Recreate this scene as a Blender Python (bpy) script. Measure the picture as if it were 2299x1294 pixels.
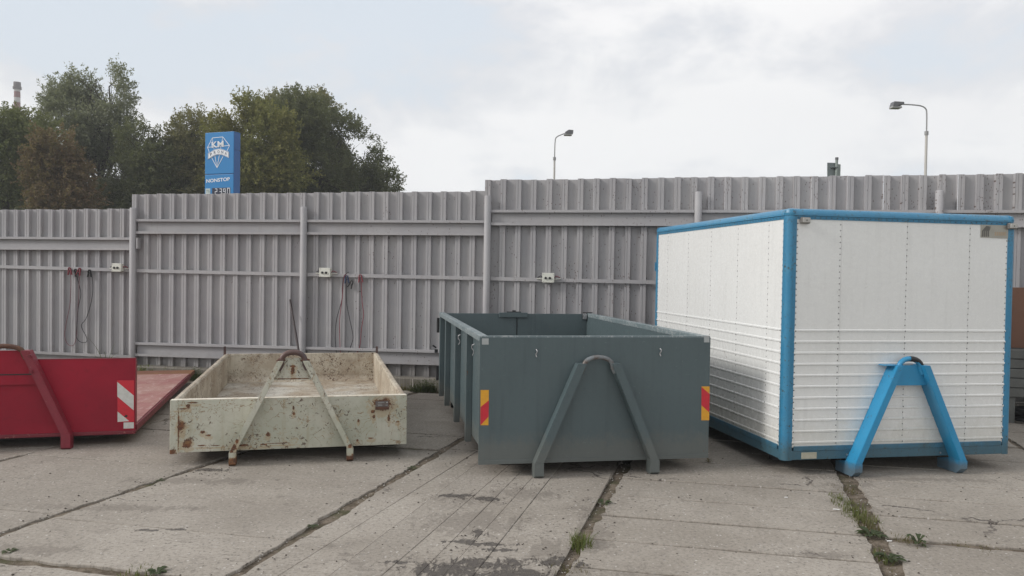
import bpy, bmesh, math, random
import numpy as np
from mathutils import Vector, Matrix, noise as mnoise
random.seed(7); RNG = np.random.default_rng(11)
S = bpy.context.scene
COL = S.collection
for o in list(bpy.data.objects): bpy.data.objects.remove(o)
R = math.radians

# ------------------------------------------------------------------ camera
HC = 1.62; FPX = 1721.5; PIT = 0.0200; ROL = 0.0160; CX, CY = 1149.5, 647.0
Fv = Vector((0, math.cos(PIT), -math.sin(PIT))); R0 = Vector((1, 0, 0)); U0 = R0.cross(Fv)
Rv = R0*math.cos(ROL) + U0*math.sin(ROL); Uv = -R0*math.sin(ROL) + U0*math.cos(ROL)
CAM = Vector((0, 0, HC))
cd = bpy.data.cameras.new('camera'); cam = bpy.data.objects.new('camera', cd); COL.objects.link(cam)
cd.sensor_width = 36; cd.lens = 36*FPX/2299; cd.clip_end = 5000; cd.clip_start = 0.05
cam.matrix_world = Matrix(((Rv.x, Uv.x, -Fv.x, 0), (Rv.y, Uv.y, -Fv.y, 0), (Rv.z, Uv.z, -Fv.z, HC), (0, 0, 0, 1)))
S.camera = cam
S.view_settings.view_transform = 'Standard'; S.view_settings.look = 'None'
S.view_settings.exposure = 0.19; S.view_settings.gamma = 1.0; S.view_settings.use_curve_mapping = False

# ------------------------------------------------------------------ node helper
class NT:
    def __init__(s, tree): s.t = tree; s.n = tree.nodes; s.l = tree.links
    def node(s, typ, **kw):
        n = s.n.new(typ)
        for k, v in kw.items(): setattr(n, k, v)
        return n
    def put(s, sock, v):
        if v is None: return
        if isinstance(v, bpy.types.NodeSocket): s.l.new(v, sock)
        elif isinstance(v, (tuple, list)):
            v = tuple(v)
            if sock.type == 'RGBA' and len(v) == 3: v = v + (1,)
            sock.default_value = v
        else: sock.default_value = v
    def m(s, op, a, b=None, c=None, clamp=False):
        n = s.node('ShaderNodeMath', operation=op, use_clamp=clamp)
        for i, v in enumerate((a, b, c)): s.put(n.inputs[i], v)
        return n.outputs[0]
    def vm(s, op, a, b=None):
        n = s.node('ShaderNodeVectorMath', operation=op); s.put(n.inputs[0], a); s.put(n.inputs[1], b)
        return n.outputs['Value'] if op in ('LENGTH', 'DOT_PRODUCT', 'DISTANCE') else n.outputs[0]
    def noise(s, vec, scale, detail=3, rough=.55, dist=0, out='Fac'):
        n = s.node('ShaderNodeTexNoise'); s.put(n.inputs['Vector'], vec)
        n.inputs['Scale'].default_value = scale; n.inputs['Detail'].default_value = detail
        n.inputs['Roughness'].default_value = rough; n.inputs['Distortion'].default_value = dist
        return n.outputs[out]
    def vor(s, vec, scale, feature='F1', out='Distance', rnd=1):
        n = s.node('ShaderNodeTexVoronoi', feature=feature); s.put(n.inputs['Vector'], vec)
        n.inputs['Scale'].default_value = scale; n.inputs['Randomness'].default_value = rnd
        return n.outputs[out]
    def step(s, v, a, b):   # smooth map a->0, b->1
        n = s.node('ShaderNodeMapRange', interpolation_type='SMOOTHSTEP'); s.put(n.inputs[0], v)
        n.inputs[1].default_value = a; n.inputs[2].default_value = b
        return n.outputs[0]
    def mix(s, f, a, b, mode='MIX'):
        n = s.node('ShaderNodeMix', data_type='RGBA', blend_type=mode)
        s.put(n.inputs['Factor'], f); s.put(n.inputs[6], a); s.put(n.inputs[7], b)
        return n.outputs[2]
    def scale(s, vec, sc):
        n = s.node('ShaderNodeMapping'); s.put(n.inputs[0], vec); n.inputs['Scale'].default_value = sc
        return n.outputs[0]
    def pos(s): return s.node('ShaderNodeNewGeometry').outputs['Position']
    def obj(s): return s.node('ShaderNodeTexCoord').outputs['Object']
    def sep(s, v):
        n = s.node('ShaderNodeSeparateXYZ'); s.put(n.inputs[0], v); return n.outputs
    def comb(s, x, y, z):
        n = s.node('ShaderNodeCombineXYZ'); s.put(n.inputs[0], x); s.put(n.inputs[1], y); s.put(n.inputs[2], z); return n.outputs[0]
    def rnd(s): return s.node('ShaderNodeObjectInfo').outputs['Random']

def material(name, rough=.6, metal=0, spec=.5):
    m = bpy.data.materials.new(name); m.use_nodes = True
    t = NT(m.node_tree); b = m.node_tree.nodes['Principled BSDF']
    b.inputs['Roughness'].default_value = rough; b.inputs['Metallic'].default_value = metal
    b.inputs['Specular IOR Level'].default_value = spec
    return m, t, b
def bump(t, b, h, strength=.3, dist=.01):
    n = t.node('ShaderNodeBump'); n.inputs['Strength'].default_value = strength; n.inputs['Distance'].default_value = dist
    t.put(n.inputs['Height'], h); t.l.new(n.outputs[0], b.inputs['Normal'])
def blobs(t, vec2, lst, warp):   # union of soft irregular patches; vec2 = (x,z,0) vector, lst = (x, z, rx, rz)
    out = None
    for (x, z, rx, rz) in lst:
        v = t.vm('MULTIPLY', t.vm('SUBTRACT', vec2, (x, z, 0)), (1/rx, 1/rz, 0))
        d = t.m('ADD', t.vm('LENGTH', v), warp)
        k = t.step(d, 1.0, .72)
        out = k if out is None else t.m('MAXIMUM', out, k)
    return out

# ------------------------------------------------------------------ world and sun
SUN_DIR = Vector((-.84, -.20, .50)).normalized()
w = bpy.data.worlds.new('World'); S.world = w; w.use_nodes = True
t = NT(w.node_tree); t.n.clear()
sky = t.node('ShaderNodeTexSky', sky_type='NISHITA', sun_disc=False)
sky.sun_elevation = math.asin(SUN_DIR.z); sky.sun_rotation = math.atan2(SUN_DIR.x, SUN_DIR.y)
sky.air_density = 1.0; sky.dust_density = 2.0
dirv = t.node('ShaderNodeTexCoord').outputs['Generated']
sx, sy, sz = t.sep(dirv)[:3]
zz = t.m('ADD', t.m('MAXIMUM', sz, 0.0), .16)
pl = t.comb(t.m('DIVIDE', sx, zz), t.m('DIVIDE', sy, zz), 0)
c1 = t.noise(t.vm('ADD', pl, (3.1, 1.7, 0)), .95, 6, .52, .5)
c2 = t.noise(t.scale(dirv, (1, 1, 1.5)), 4.2, 7, .56, .35)
c3 = t.noise(t.vm('ADD', pl, (1.3, 8.2, 5)), .55, 3, .5, .2)
cl = t.m('ADD', t.m('MULTIPLY', c1, .50), t.m('MULTIPLY', c2, .50))
shade = t.step(cl, .44, .55)
ccol = t.mix(shade, (.74, .765, .81), (1.04, 1.035, 1.03))
ccol = t.mix(t.m('MULTIPLY', t.step(c3, .45, .68), .45), ccol, (.90, .88, .90))
ccol = t.mix(t.m('MULTIPLY', t.step(sz, .34, .02), .75), ccol, (.97, .985, 1.0))
gap = t.m('MULTIPLY', t.step(cl, .47, .40), .38)
ccol = t.mix(gap, ccol, (.62, .78, .93))
low = t.step(sz, 0.0, -.08)
ccol = t.mix(low, ccol, (.30, .29, .28))
b1 = t.node('ShaderNodeBackground'); t.l.new(sky.outputs[0], b1.inputs[0]); b1.inputs[1].default_value = .06
b2 = t.node('ShaderNodeBackground'); t.l.new(ccol, b2.inputs[0]); b2.inputs[1].default_value = 1.0
mx = t.node('ShaderNodeMixShader'); mx.inputs[0].default_value = .93
t.l.new(b1.outputs[0], mx.inputs[1]); t.l.new(b2.outputs[0], mx.inputs[2])
wo = t.node('ShaderNodeOutputWorld'); t.l.new(mx.outputs[0], wo.inputs[0])
sl = bpy.data.lights.new('sun', 'SUN'); sl.energy = 2.4; sl.angle = R(15); sl.color = (1, .965, .925)
so = bpy.data.objects.new('sun', sl); COL.objects.link(so)
so.rotation_euler = SUN_DIR.to_track_quat('Z', 'Y').to_euler(); so.location = (0, 0, 30)

# ------------------------------------------------------------------ pixel -> place helpers
def ray(px, py): return Fv + Rv*((px-CX)/FPX) - Uv*((py-CY)/FPX)
def ground(px, py, z=0.0):
    r = ray(px, py); k = (z-HC)/r.z; return CAM + r*k
def at(px, py, Y):
    r = ray(px, py); return CAM + r*(Y/r.y)
def on_plane(px, py, p0, n):
    r = ray(px, py); k = (Vector(p0)-CAM).dot(n)/r.dot(n); return CAM + r*k

# ------------------------------------------------------------------ object helpers
def link(name, me, mat, parent=None):
    o = bpy.data.objects.new(name, me); COL.objects.link(o)
    if mat and not me.materials: me.materials.append(mat)
    if parent: o.parent = parent
    return o
def thing(name, label, cat, loc=(0, 0, 0), rz=0, group=None):
    o = bpy.data.objects.new(name, None); COL.objects.link(o); o.location = loc; o.rotation_euler = (0, 0, rz)
    o.empty_display_size = .1; o['label'] = label; o['category'] = cat
    if group: o['group'] = group
    return o
def tag(o, label, cat, group=None):
    o['label'] = label; o['category'] = cat
    if group: o['group'] = group
    return o
def mesh(name, vs, fs, smooth=False):
    me = bpy.data.meshes.new(name); me.from_pydata([tuple(v) for v in vs], [], fs); me.update()
    if smooth: me.polygons.foreach_set('use_smooth', [True]*len(me.polygons))
    return me
class MB:
    def __init__(s): s.v = []; s.f = []; s.sm = []
    def add(s, vs, fs, smooth=False):
        k = len(s.v); s.v += [tuple(v) for v in vs]; s.f += [tuple(i+k for i in f) for f in fs]; s.sm += [smooth]*len(fs); return s
    def box(s, x0, x1, y0, y1, z0, z1, b=0):
        if b <= 0:
            vs = [(x, y, z) for x in (x0, x1) for y in (y0, y1) for z in (z0, z1)]
            return s.add(vs, [(0, 1, 3, 2), (4, 6, 7, 5), (0, 4, 5, 1), (2, 3, 7, 6), (0, 2, 6, 4), (1, 5, 7, 3)])
        bm = bmesh.new(); bmesh.ops.create_cube(bm, size=1)
        for v in bm.verts:
            v.co = Vector((x0 if v.co.x < 0 else x1, y0 if v.co.y < 0 else y1, z0 if v.co.z < 0 else z1))
        bmesh.ops.bevel(bm, geom=bm.edges[:], offset=b, segments=2, affect='EDGES', profile=.5)
        s.add([v.co[:] for v in bm.verts], [tuple(v.index for v in f.verts) for f in bm.faces]); bm.free(); return s
    def hexa(s, c8):  # 8 corners: bottom 4 ccw then top 4
        return s.add(c8, [(3, 2, 1, 0), (4, 5, 6, 7), (0, 1, 5, 4), (1, 2, 6, 5), (2, 3, 7, 6), (3, 0, 4, 7)])
    def prism(s, pts, y0, y1):  # polygon in x,z extruded along y
        n = len(pts); vs = [(p[0], y0, p[1]) for p in pts]+[(p[0], y1, p[1]) for p in pts]
        return s.add(vs, [tuple(range(n)), tuple(range(2*n-1, n-1, -1))]+[(i+n, (i+1) % n+n, (i+1) % n, i) for i in range(n)])
    def zprism(s, pts, z0, z1, smooth=False):
        n = len(pts); vs = [(p[0], p[1], z0) for p in pts]+[(p[0], p[1], z1) for p in pts]
        s.add(vs, [tuple(range(n-1, -1, -1)), tuple(range(n, 2*n))])
        return s.add(vs, [(i, (i+1) % n, (i+1) % n+n, i+n) for i in range(n)], smooth)
    def tube(s, pts, r, seg=8, caps=True):
        pts = [Vector(p) for p in pts]; n = len(pts); rr = r if isinstance(r, (list, tuple)) else [r]*n
        vs = []; a = None
        for i, p in enumerate(pts):
            d = (pts[min(i+1, n-1)]-pts[max(i-1, 0)]).normalized()
            if a is None: a = d.orthogonal().normalized()
            else:
                a = a-d*a.dot(d); a = a.normalized() if a.length > 1e-6 else d.orthogonal().normalized()
            b = d.cross(a)
            for k in range(seg):
                th = 2*math.pi*k/seg; vs.append(p+(a*math.cos(th)+b*math.sin(th))*rr[i])
        fs = [(i*seg+k, i*seg+(k+1) % seg, (i+1)*seg+(k+1) % seg, (i+1)*seg+k) for i in range(n-1) for k in range(seg)]
        s.add(vs, fs, True)
        if caps: s.add([v for v in vs[:seg]], [tuple(range(seg-1, -1, -1))]); s.add([v for v in vs[-seg:]], [tuple(range(seg))])
        return s
    def me(s, name):
        me = bpy.data.meshes.new(name); me.from_pydata(s.v, [], s.f); me.update()
        me.polygons.foreach_set('use_smooth', s.sm); return me
    def build(s, name, mat, parent=None, fix=True):
        me = s.me(name)
        if fix:
            bm = bmesh.new(); bm.from_mesh(me); bmesh.ops.recalc_face_normals(bm, faces=bm.faces); bm.to_mesh(me); bm.free()
        return link(name, me, mat, parent)
def smooth_curve(pts, n=6):
    pts = [Vector(p) for p in pts]; out = []
    P = [pts[0]]+pts+[pts[-1]]
    for i in range(1, len(P)-2):
        for k in range(n):
            u = k/n
            out.append(.5*((2*P[i])+(P[i+1]-P[i-1])*u+(2*P[i-1]-5*P[i]+4*P[i+1]-P[i+2])*u*u+(-P[i-1]+3*P[i]-3*P[i+1]+P[i+2])*u**3))
    out.append(pts[-1]); return out

# ------------------------------------------------------------------ materials
def paint(name, col, col2=None, rough=.45, spec=.5, var=.35, wear=None, wear_amt=.0, scale=3.0, bumpd=.001, metal=0, coat=0, streak=0, grime=None, scratch=0):
    m, t, b = material(name, rough, metal, spec); p = t.obj()
    col2 = col2 or tuple(c*.8 for c in col)
    n1 = t.noise(p, scale, 5, .6, .3); n2 = t.noise(p, scale*14, 4, .65)
    f = t.m('MULTIPLY', t.step(n1, .35, .7), var)
    c = t.mix(f, col, col2)
    c = t.mix(t.m('MULTIPLY', t.step(n2, .5, .75), var*.6), c, tuple(x*.7 for x in col))
    if streak:
        sk = t.noise(t.scale(p, (11, 11, .7)), 1.6, 5, .62); c = t.mix(t.m('MULTIPLY', t.step(sk, .48, .76), streak), c, tuple(x*.55 for x in col))
    if grime:   # dirt splashed on the lowest part
        zc_ = t.sep(p)[2]; gk = t.step(t.m('SUBTRACT', zc_, t.m('MULTIPLY', t.noise(p, 11, 6, .7), grime[0])), grime[1], grime[2]); c = t.mix(t.m('MULTIPLY', gk, grime[4]), c, grime[3])
    if scratch:
        sc_ = t.step(t.noise(t.scale(p, (9, 9, 60)), 1.3, 3, .6, 2.5), .70, .73); sc2 = t.step(t.noise(t.scale(p, (70, 70, 7)), 1.1, 3, .6, 3), .71, .74)
        c = t.mix(t.m('MULTIPLY', t.m('MULTIPLY', t.m('MAXIMUM', sc_, sc2), t.step(t.noise(p, 2.5, 3), .48, .62)), scratch), c, tuple(min(1, x*2.4+.06) for x in col))
    if wear:
        n3 = t.noise(p, scale*9, 6, .7, .6)
        k = t.step(t.m('ADD', n3, t.m('MULTIPLY', n1, .25)), .80-wear_amt, .83-wear_amt)
        c = t.mix(k, c, wear)
    t.put(b.inputs['Base Color'], c)
    t.put(b.inputs['Roughness'], t.m('ADD', t.m('MULTIPLY', n2, .25), rough-.12))
    if coat: b.inputs['Coat Weight'].default_value = coat; b.inputs['Coat Roughness'].default_value = .12
    bump(t, b, t.m('ADD', n1, t.m('MULTIPLY', n2, .05)), .35, bumpd*3)
    return m
def plain(name, col, rough=.5, metal=0):
    m, t, b = material(name, rough, metal); p = t.obj(); n = t.noise(p, 30, 3)
    t.put(b.inputs['Base Color'], t.mix(t.m('MULTIPLY', n, .5), col, tuple(c*.7 for c in col))); return m

def fence_mat(name='fence_paint', speck=1.0):
    m, t, b = material(name, .62); p = t.pos(); x, y, z = t.sep(p)[:3]
    u = t.m('ADD', t.m('MULTIPLY', x, .98), t.m('MULTIPLY', y, -.19))
    q = t.comb(u, z, 0)
    base = t.mix(t.step(t.noise(q, 1.1, 4, .6), .35, .65), (.305, .299, .310), (.352, .345, .348))
    base = t.mix(t.m('MULTIPLY', t.rnd(), .45), base, (.37, .355, .36))
    st = t.noise(t.scale(q, (9, .7, 1)), 3, 4, .6)
    base = t.mix(t.m('MULTIPLY', t.step(st, .52, .8), .40), base, (.25, .22, .20))
    # scattered flaked rust flecks, elongated downwards
    fq = t.scale(q, (60, 26, 1))
    v = t.vor(fq, 1.0); cellr = t.node('ShaderNodeTexVoronoi'); t.put(cellr.inputs['Vector'], fq); cellr.inputs['Scale'].default_value = 1
    cr = t.sep(cellr.outputs['Color'])[0]
    dens = t.step(t.noise(t.scale(q, (3.2, .8, 1)), 1.4, 4, .65), .36, .66)
    dens = t.m('MULTIPLY', dens, t.m('MULTIPLY', t.step(t.rnd(), -.2, .8), t.m('ADD', t.m('MULTIPLY', t.step(u, -9, 2), 1.0), t.m('MULTIPLY', t.step(u, -1, 3), .35))))
    fl = t.m('MULTIPLY', t.step(v, .34, .22), t.step(t.m('ADD', cr, t.m('MULTIPLY', dens, .62*speck)), 1.02, 1.08))
    fl2 = t.step(t.noise(t.scale(q, (75, 38, 1)), 1, 3, .7), .70-.0*speck, .74)
    fl = t.m('MAXIMUM', fl, t.m('MULTIPLY', fl2, t.m('MULTIPLY', dens, .9)))
    c = t.mix(t.m('MULTIPLY', fl, .85), base, (.085, .055, .045))
    # damp grime splashed at the foot
    g = t.m('MULTIPLY', t.step(t.m('ADD', z, t.m('MULTIPLY', t.noise(q, 7, 4), .35)), .60, .22), .7)
    c = t.mix(g, c, (.13, .115, .095))
    t.put(b.inputs['Base Color'], c); t.put(b.inputs['Roughness'], t.m('ADD', .5, t.m('MULTIPLY', st, .3)))
    bump(t, b, t.m('SUBTRACT', t.noise(q, 12, 3), t.m('MULTIPLY', fl, .6)), .3, .003); return m
M_FENCE = fence_mat()

def concrete(name, lo=(.275, .245, .208), hi=(.365, .330, .286), stains=(), blotch_shade=()):
    m, t, b = material(name, .9, spec=.25); p = t.pos(); x, y, z = t.sep(p)[:3]; q = t.comb(x, y, 0)
    n1 = t.noise(q, .8, 6, .62, .4); n2 = t.noise(q, 5, 7, .72, .5); n3 = t.noise(q, 42, 5, .78); n4 = t.noise(q, 190, 2, .6)
    c = t.mix(t.step(n1, .35, .66), lo, hi)
    c = t.mix(t.m('MULTIPLY', t.step(n2, .48, .74), .45), c, (.17, .15, .13))
    c = t.mix(t.m('MULTIPLY', t.rnd(), .38), c, (.235, .21, .18))
    c = t.mix(t.m('MULTIPLY', t.step(n3, .50, .66), .62), c, (.115, .102, .09))
    c = t.mix(t.m('MULTIPLY', t.step(n3, .46, .30), .45), c, (.50, .47, .43))
    vc = t.node('ShaderNodeTexVoronoi'); t.put(vc.inputs['Vector'], q); vc.inputs['Scale'].default_value = 55
    cc = t.sep(vc.outputs['Color'])
    peb = t.m('MULTIPLY', t.step(vc.outputs['Distance'], .42, .28), t.step(cc[0], .86, .92))
    c = t.mix(t.m('MULTIPLY', peb, .75), c, t.mix(cc[1], (.10, .09, .085), (.60, .57, .53)))
    # pitting where the skin has scaled off
    pit = t.m('MULTIPLY', t.step(t.noise(t.scale(q, (1, 1.6, 1)), 26, 5, .7, .4), .60, .66), t.step(t.noise(q, 1.6, 3), .48, .66))
    c = t.mix(t.m('MULTIPLY', pit, .75), c, (.075, .065, .058))
    # a few hair cracks
    wv = t.vm('ADD', q, t.vm('MULTIPLY', t.noise(q, 2.5, 5, .65, out='Color'), (.55, .55, 0)))
    cr = t.m('MULTIPLY', t.step(t.vor(wv, .75, 'DISTANCE_TO_EDGE'), .008, .002), t.step(t.noise(q, .9, 2), .58, .62))
    c = t.mix(t.m('MULTIPLY', cr, .8), c, (.06, .05, .045))
    h = t.m('SUBTRACT', t.m('ADD', t.m('MULTIPLY', n3, .5), t.m('MULTIPLY', n2, .6)), t.m('ADD', t.m('MULTIPLY', pit, .8), t.m('MULTIPLY', cr, .9)))
    wq = t.m('MULTIPLY', t.m('SUBTRACT', t.noise(t.scale(q, (1, .45, 1)), 14, 6, .75, .8), .46), 4.2)
    if blotch_shade:
        k = blobs(t, q, blotch_shade, wq); c = t.mix(t.m('MULTIPLY', k, .38), c, (.13, .112, .095))
    if stains:
        k = t.m('MULTIPLY', blobs(t, q, stains, wq), t.step(t.noise(q, 30, 5, .75), .32, .55))
        c = t.mix(t.m('MULTIPLY', k, .80), c, (.062, .054, .050)); h = t.m('SUBTRACT', h, t.m('MULTIPLY', k, 1.2))
        t.put(b.inputs['Roughness'], t.m('SUBTRACT', .92, t.m('MULTIPLY', k, .35)))
    t.put(b.inputs['Base Color'], c); bump(t, b, h, .85, .007); return m
def gpx(px, py, rx, ry):
    g = ground(px, py); return (g.x, g.y, rx, ry)
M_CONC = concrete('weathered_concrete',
    stains=[gpx(1150, 1060, .07, .02), gpx(1020, 1216, .10, .03), gpx(1075, 1196, .05, .12), gpx(1130, 1235, .13, .035), gpx(905, 1262, .12, .03), gpx(1010, 1278, .26, .13), gpx(1085, 1268, .30, .10), gpx(1150, 1288, .25, .09), gpx(1030, 1113, .17, .05), gpx(1090, 1120, .17, .06), gpx(1045, 1216, .15, .055), gpx(1100, 1222, .16, .04), gpx(1245, 1262, .16, .10),
            gpx(330, 1192, .14, .025), gpx(385, 1190, .10, .022), gpx(478, 1055, .17, .05)],
    blotch_shade=[gpx(1905, 1110, .20, .45), gpx(1885, 1062, .22, .12), gpx(1340, 1200, .10, .5), gpx(1300, 1052, .9, .10), gpx(650, 1030, .9, .10), gpx(1995, 1075, 1.0, .08), gpx(930, 1010, .25, .10), gpx(2120, 1225, .35, .06), gpx(1180, 1110, .34, .2), gpx(1125, 1285, .8, .22), gpx(1050, 1120, .3, .16), gpx(700, 1205, .07, .03), gpx(745, 1225, .07, .035), gpx(778, 1245, .09, .035), gpx(800, 1265, .07, .03), gpx(835, 1280, .1, .03),  # stains, plus wide patches at container feet that paint in under-shadow
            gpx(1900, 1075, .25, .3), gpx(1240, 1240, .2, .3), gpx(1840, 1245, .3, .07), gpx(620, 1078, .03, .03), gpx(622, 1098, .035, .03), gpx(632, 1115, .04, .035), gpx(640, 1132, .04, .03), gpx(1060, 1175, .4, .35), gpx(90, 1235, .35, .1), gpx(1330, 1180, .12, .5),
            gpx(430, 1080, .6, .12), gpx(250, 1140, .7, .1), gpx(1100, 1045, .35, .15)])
def soil():
    m, t, b = material('joint_soil', .95, spec=.15); p = t.pos(); x, y, z = t.sep(p)[:3]; q = t.comb(x, y, 0)
    c = t.mix(t.step(t.noise(q, 9, 5, .7), .4, .6), (.095, .075, .055), (.19, .155, .12))
    c = t.mix(t.m('MULTIPLY', t.step(t.noise(q, 2.2, 5, .65), .50, .66), .75), c, (.050, .056, .022))
    c = t.mix(t.m('MULTIPLY', t.step(t.noise(q, 90, 3, .7), .55, .7), .5), c, (.26, .24, .21))
    t.put(b.inputs['Base Color'], c); bump(t, b, t.noise(q, 40, 5, .7), .8, .012); return m
M_SOIL = soil()
def verge():
    m, t, b = material('rough_grass_ground', .95, spec=.1); q = t.pos()
    c = t.mix(t.step(t.noise(q, .15, 5, .6), .4, .6), (.045, .06, .022), (.10, .09, .05)); c = t.mix(t.m('MULTIPLY', t.noise(q, 5, 4), .6), c, (.05, .05, .028))
    t.put(b.inputs['Base Color'], c); return m
def leafmat(name, a, bcol, c3):
    m, t, b = material(name, .6, spec=.25); p = t.pos()
    isl = t.node('ShaderNodeNewGeometry').outputs['Random Per Island']
    c = t.mix(t.step(t.noise(p, .45, 3, .6), .38, .62), a, bcol); c = t.mix(t.m('MULTIPLY', isl, .6), c, c3)
    t.put(b.inputs['Base Color'], c)
    tr = t.node('ShaderNodeBsdfTranslucent'); t.put(tr.inputs[0], t.mix(.5, c, (.16, .18, .04)))
    mx = t.node('ShaderNodeMixShader'); mx.inputs[0].default_value = .45
    t.l.new(b.outputs[0], mx.inputs[1]); t.l.new(tr.outputs[0], mx.inputs[2])
    t.l.new(mx.outputs[0], t.n['Material Output'].inputs[0]); return m
M_BARK = plain('bark', (.055, .045, .035), .9)

# ================================================================== GROUND
gr = MB(); gr.add([(-900, -900, -.12), (900, -900, -.12), (900, 900, -.12), (-900, 900, -.12)], [(0, 1, 2, 3)])
GND = gr.build('ground', verge()); GND['kind'] = 'structure'
# yard: soil bed carrying the concrete road slabs
def nz(x, y, s, seed=0): return mnoise.noise(Vector((x*s, y*s, seed)))
bv = []; bf = []; NX, NY = 200, 150; X0, X1, Y0, Y1 = -9.5, 9.5, .6, 12.4
for j in range(NY):
    for i in range(NX):
        x = X0+(X1-X0)*i/(NX-1); y = Y0+(Y1-Y0)*j/(NY-1)
        bv.append((x, y, -.014+.012*nz(x, y, 9)+.008*nz(x, y, 25, 3)))
for j in range(NY-1):
    for i in range(NX-1): k = j*NX+i; bf.append((k, k+1, k+NX+1, k+NX))
YARD = link('yard_ground', mesh('yard_ground', bv, bf, True), M_SOIL); YARD['kind'] = 'structure'

SL = .31   # joints lean this much in x per metre of y
def pl_x(pts, y):
    pts = sorted(pts, key=lambda p: p[1])
    if y <= pts[0][1]: return pts[0][0]+(y-pts[0][1])*SL
    if y >= pts[-1][1]: return pts[-1][0]+(y-pts[-1][1])*SL
    for a, b in zip(pts, pts[1:]):
        if a[1] <= y <= b[1]: return a[0]+(b[0]-a[0])*(y-a[1])/(b[1]-a[1])
def gp(l): return [tuple(ground(*p)[:2]) for p in l]
JA = gp([(0, 1200), (125, 1155), (215, 1130), (285, 1095), (350, 1082), (435, 1052), (500, 1032)])
JB = gp([(520, 1294), (575, 1250), (700, 1182), (800, 1125), (975, 1025), (1030, 987)])
JD = gp([(1400, 1045), (1365, 1105), (1335, 1165), (1305, 1210), (1265, 1275)])
JE = gp([(1888, 1045), (1918, 1100), (1940, 1140), (1958, 1190), (1975, 1230), (2012, 1294)])
J0 = gp([(0, 1035), (120, 1005)])
def sh(P, d): return [(x+d, y) for x, y in P]
JOINTS = [sh(J0, -3.5), sh(J0, -1.75), J0, JA, JB, JD, JE, sh(JE, 1.85), sh(JE, 3.7), sh(JE, 5.5)]
GAPS = [.03, .03, .030, .048, .060, .080, .125, .04, .04, .04]
g1 = ground(1065, 1015); gC = ground(200, 1275); gF = ground(2240, 1235); gG = ground(1885, 1057)
# per column: y of the transverse joints at the column's middle
def rows_from(y0): return [y0-6, y0-3, y0, y0+3, y0+6]
colrows = [rows_from(4.4), rows_from(4.9), rows_from(4.5), rows_from(gC.y), rows_from(g1.y-3.05), rows_from(gG.y+.15), rows_from(gF.y), rows_from(4.1), rows_from(4.3)]
TS = -.205  # slope of transverse joints
def clip(poly, a, n, tagv):
    """keep the side (p-a).n <= 0 ; poly = [(x,y,edge tag of edge starting here)]"""
    out = []; N = len(poly)
    for i in range(N):
        p, q = poly[i], poly[(i+1) % N]
        dp = (p[0]-a[0])*n[0]+(p[1]-a[1])*n[1]; dq = (q[0]-a[0])*n[0]+(q[1]-a[1])*n[1]
        if dp <= 0: out.append(p)
        if dp*dq < 0:
            k = dp/(dp-dq); x = p[0]+(q[0]-p[0])*k; y = p[1]+(q[1]-p[1])*k
            out.append((x, y, tagv if dp <= 0 else p[2]))
    return out if len(out) > 2 else None
def area(p): return abs(sum(p[i][0]*p[(i+1) % len(p)][1]-p[(i+1) % len(p)][0]*p[i][1] for i in range(len(p))))/2
def ragged(poly):
    """subdivide edges and pull them in by the edge's own gap plus noise"""
    N = len(poly); cx = sum(p[0] for p in poly)/N; cy = sum(p[1] for p in poly)/N
    inset = []
    for i in range(N):
        p0, p1, p2 = poly[i-1], poly[i], poly[(i+1) % N]
        def off(a, b, g):
            dx, dy = b[0]-a[0], b[1]-a[1]; L = math.hypot(dx, dy) or 1e-6; nx, ny = -dy/L, dx/L
            return (a[0]+nx*g, a[1]+ny*g, dx/L, dy/L)
        A = off(p0, p1, p0[2][0]); B = off(p1, p2, p1[2][0])
        den = A[2]*B[3]-A[3]*B[2]
        if abs(den) < .05: inset.append((B[0], B[1], p1[2])); continue
        k = ((B[0]-A[0])*B[3]-(B[1]-A[1])*B[2])/den
        inset.append((A[0]+A[2]*k, A[1]+A[3]*k, p1[2]))
    out = []
    for i in range(N):
        p, q = inset[i], inset[(i+1) % N]; dx, dy = q[0]-p[0], q[1]-p[1]; L = math.hypot(dx, dy)
        if L < 1e-4: continue
        n = max(2, int(L/.05)); am = p[2][1]
        for k in range(n):
            u = k/n; x, y = p[0]+dx*u, p[1]+dy*u
            e = min(1, 8*min(u, 1-u)+.25)
            d = am*e*(nz(x, y, 4, 5)*1.2+nz(x, y, 14, 6)*.8+nz(x, y, 45, 8)*.5)
            d = d+am*.3
            out.append((x-dy/L*d, y+dx/L*d))
    return out
NSLAB = 0
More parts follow.
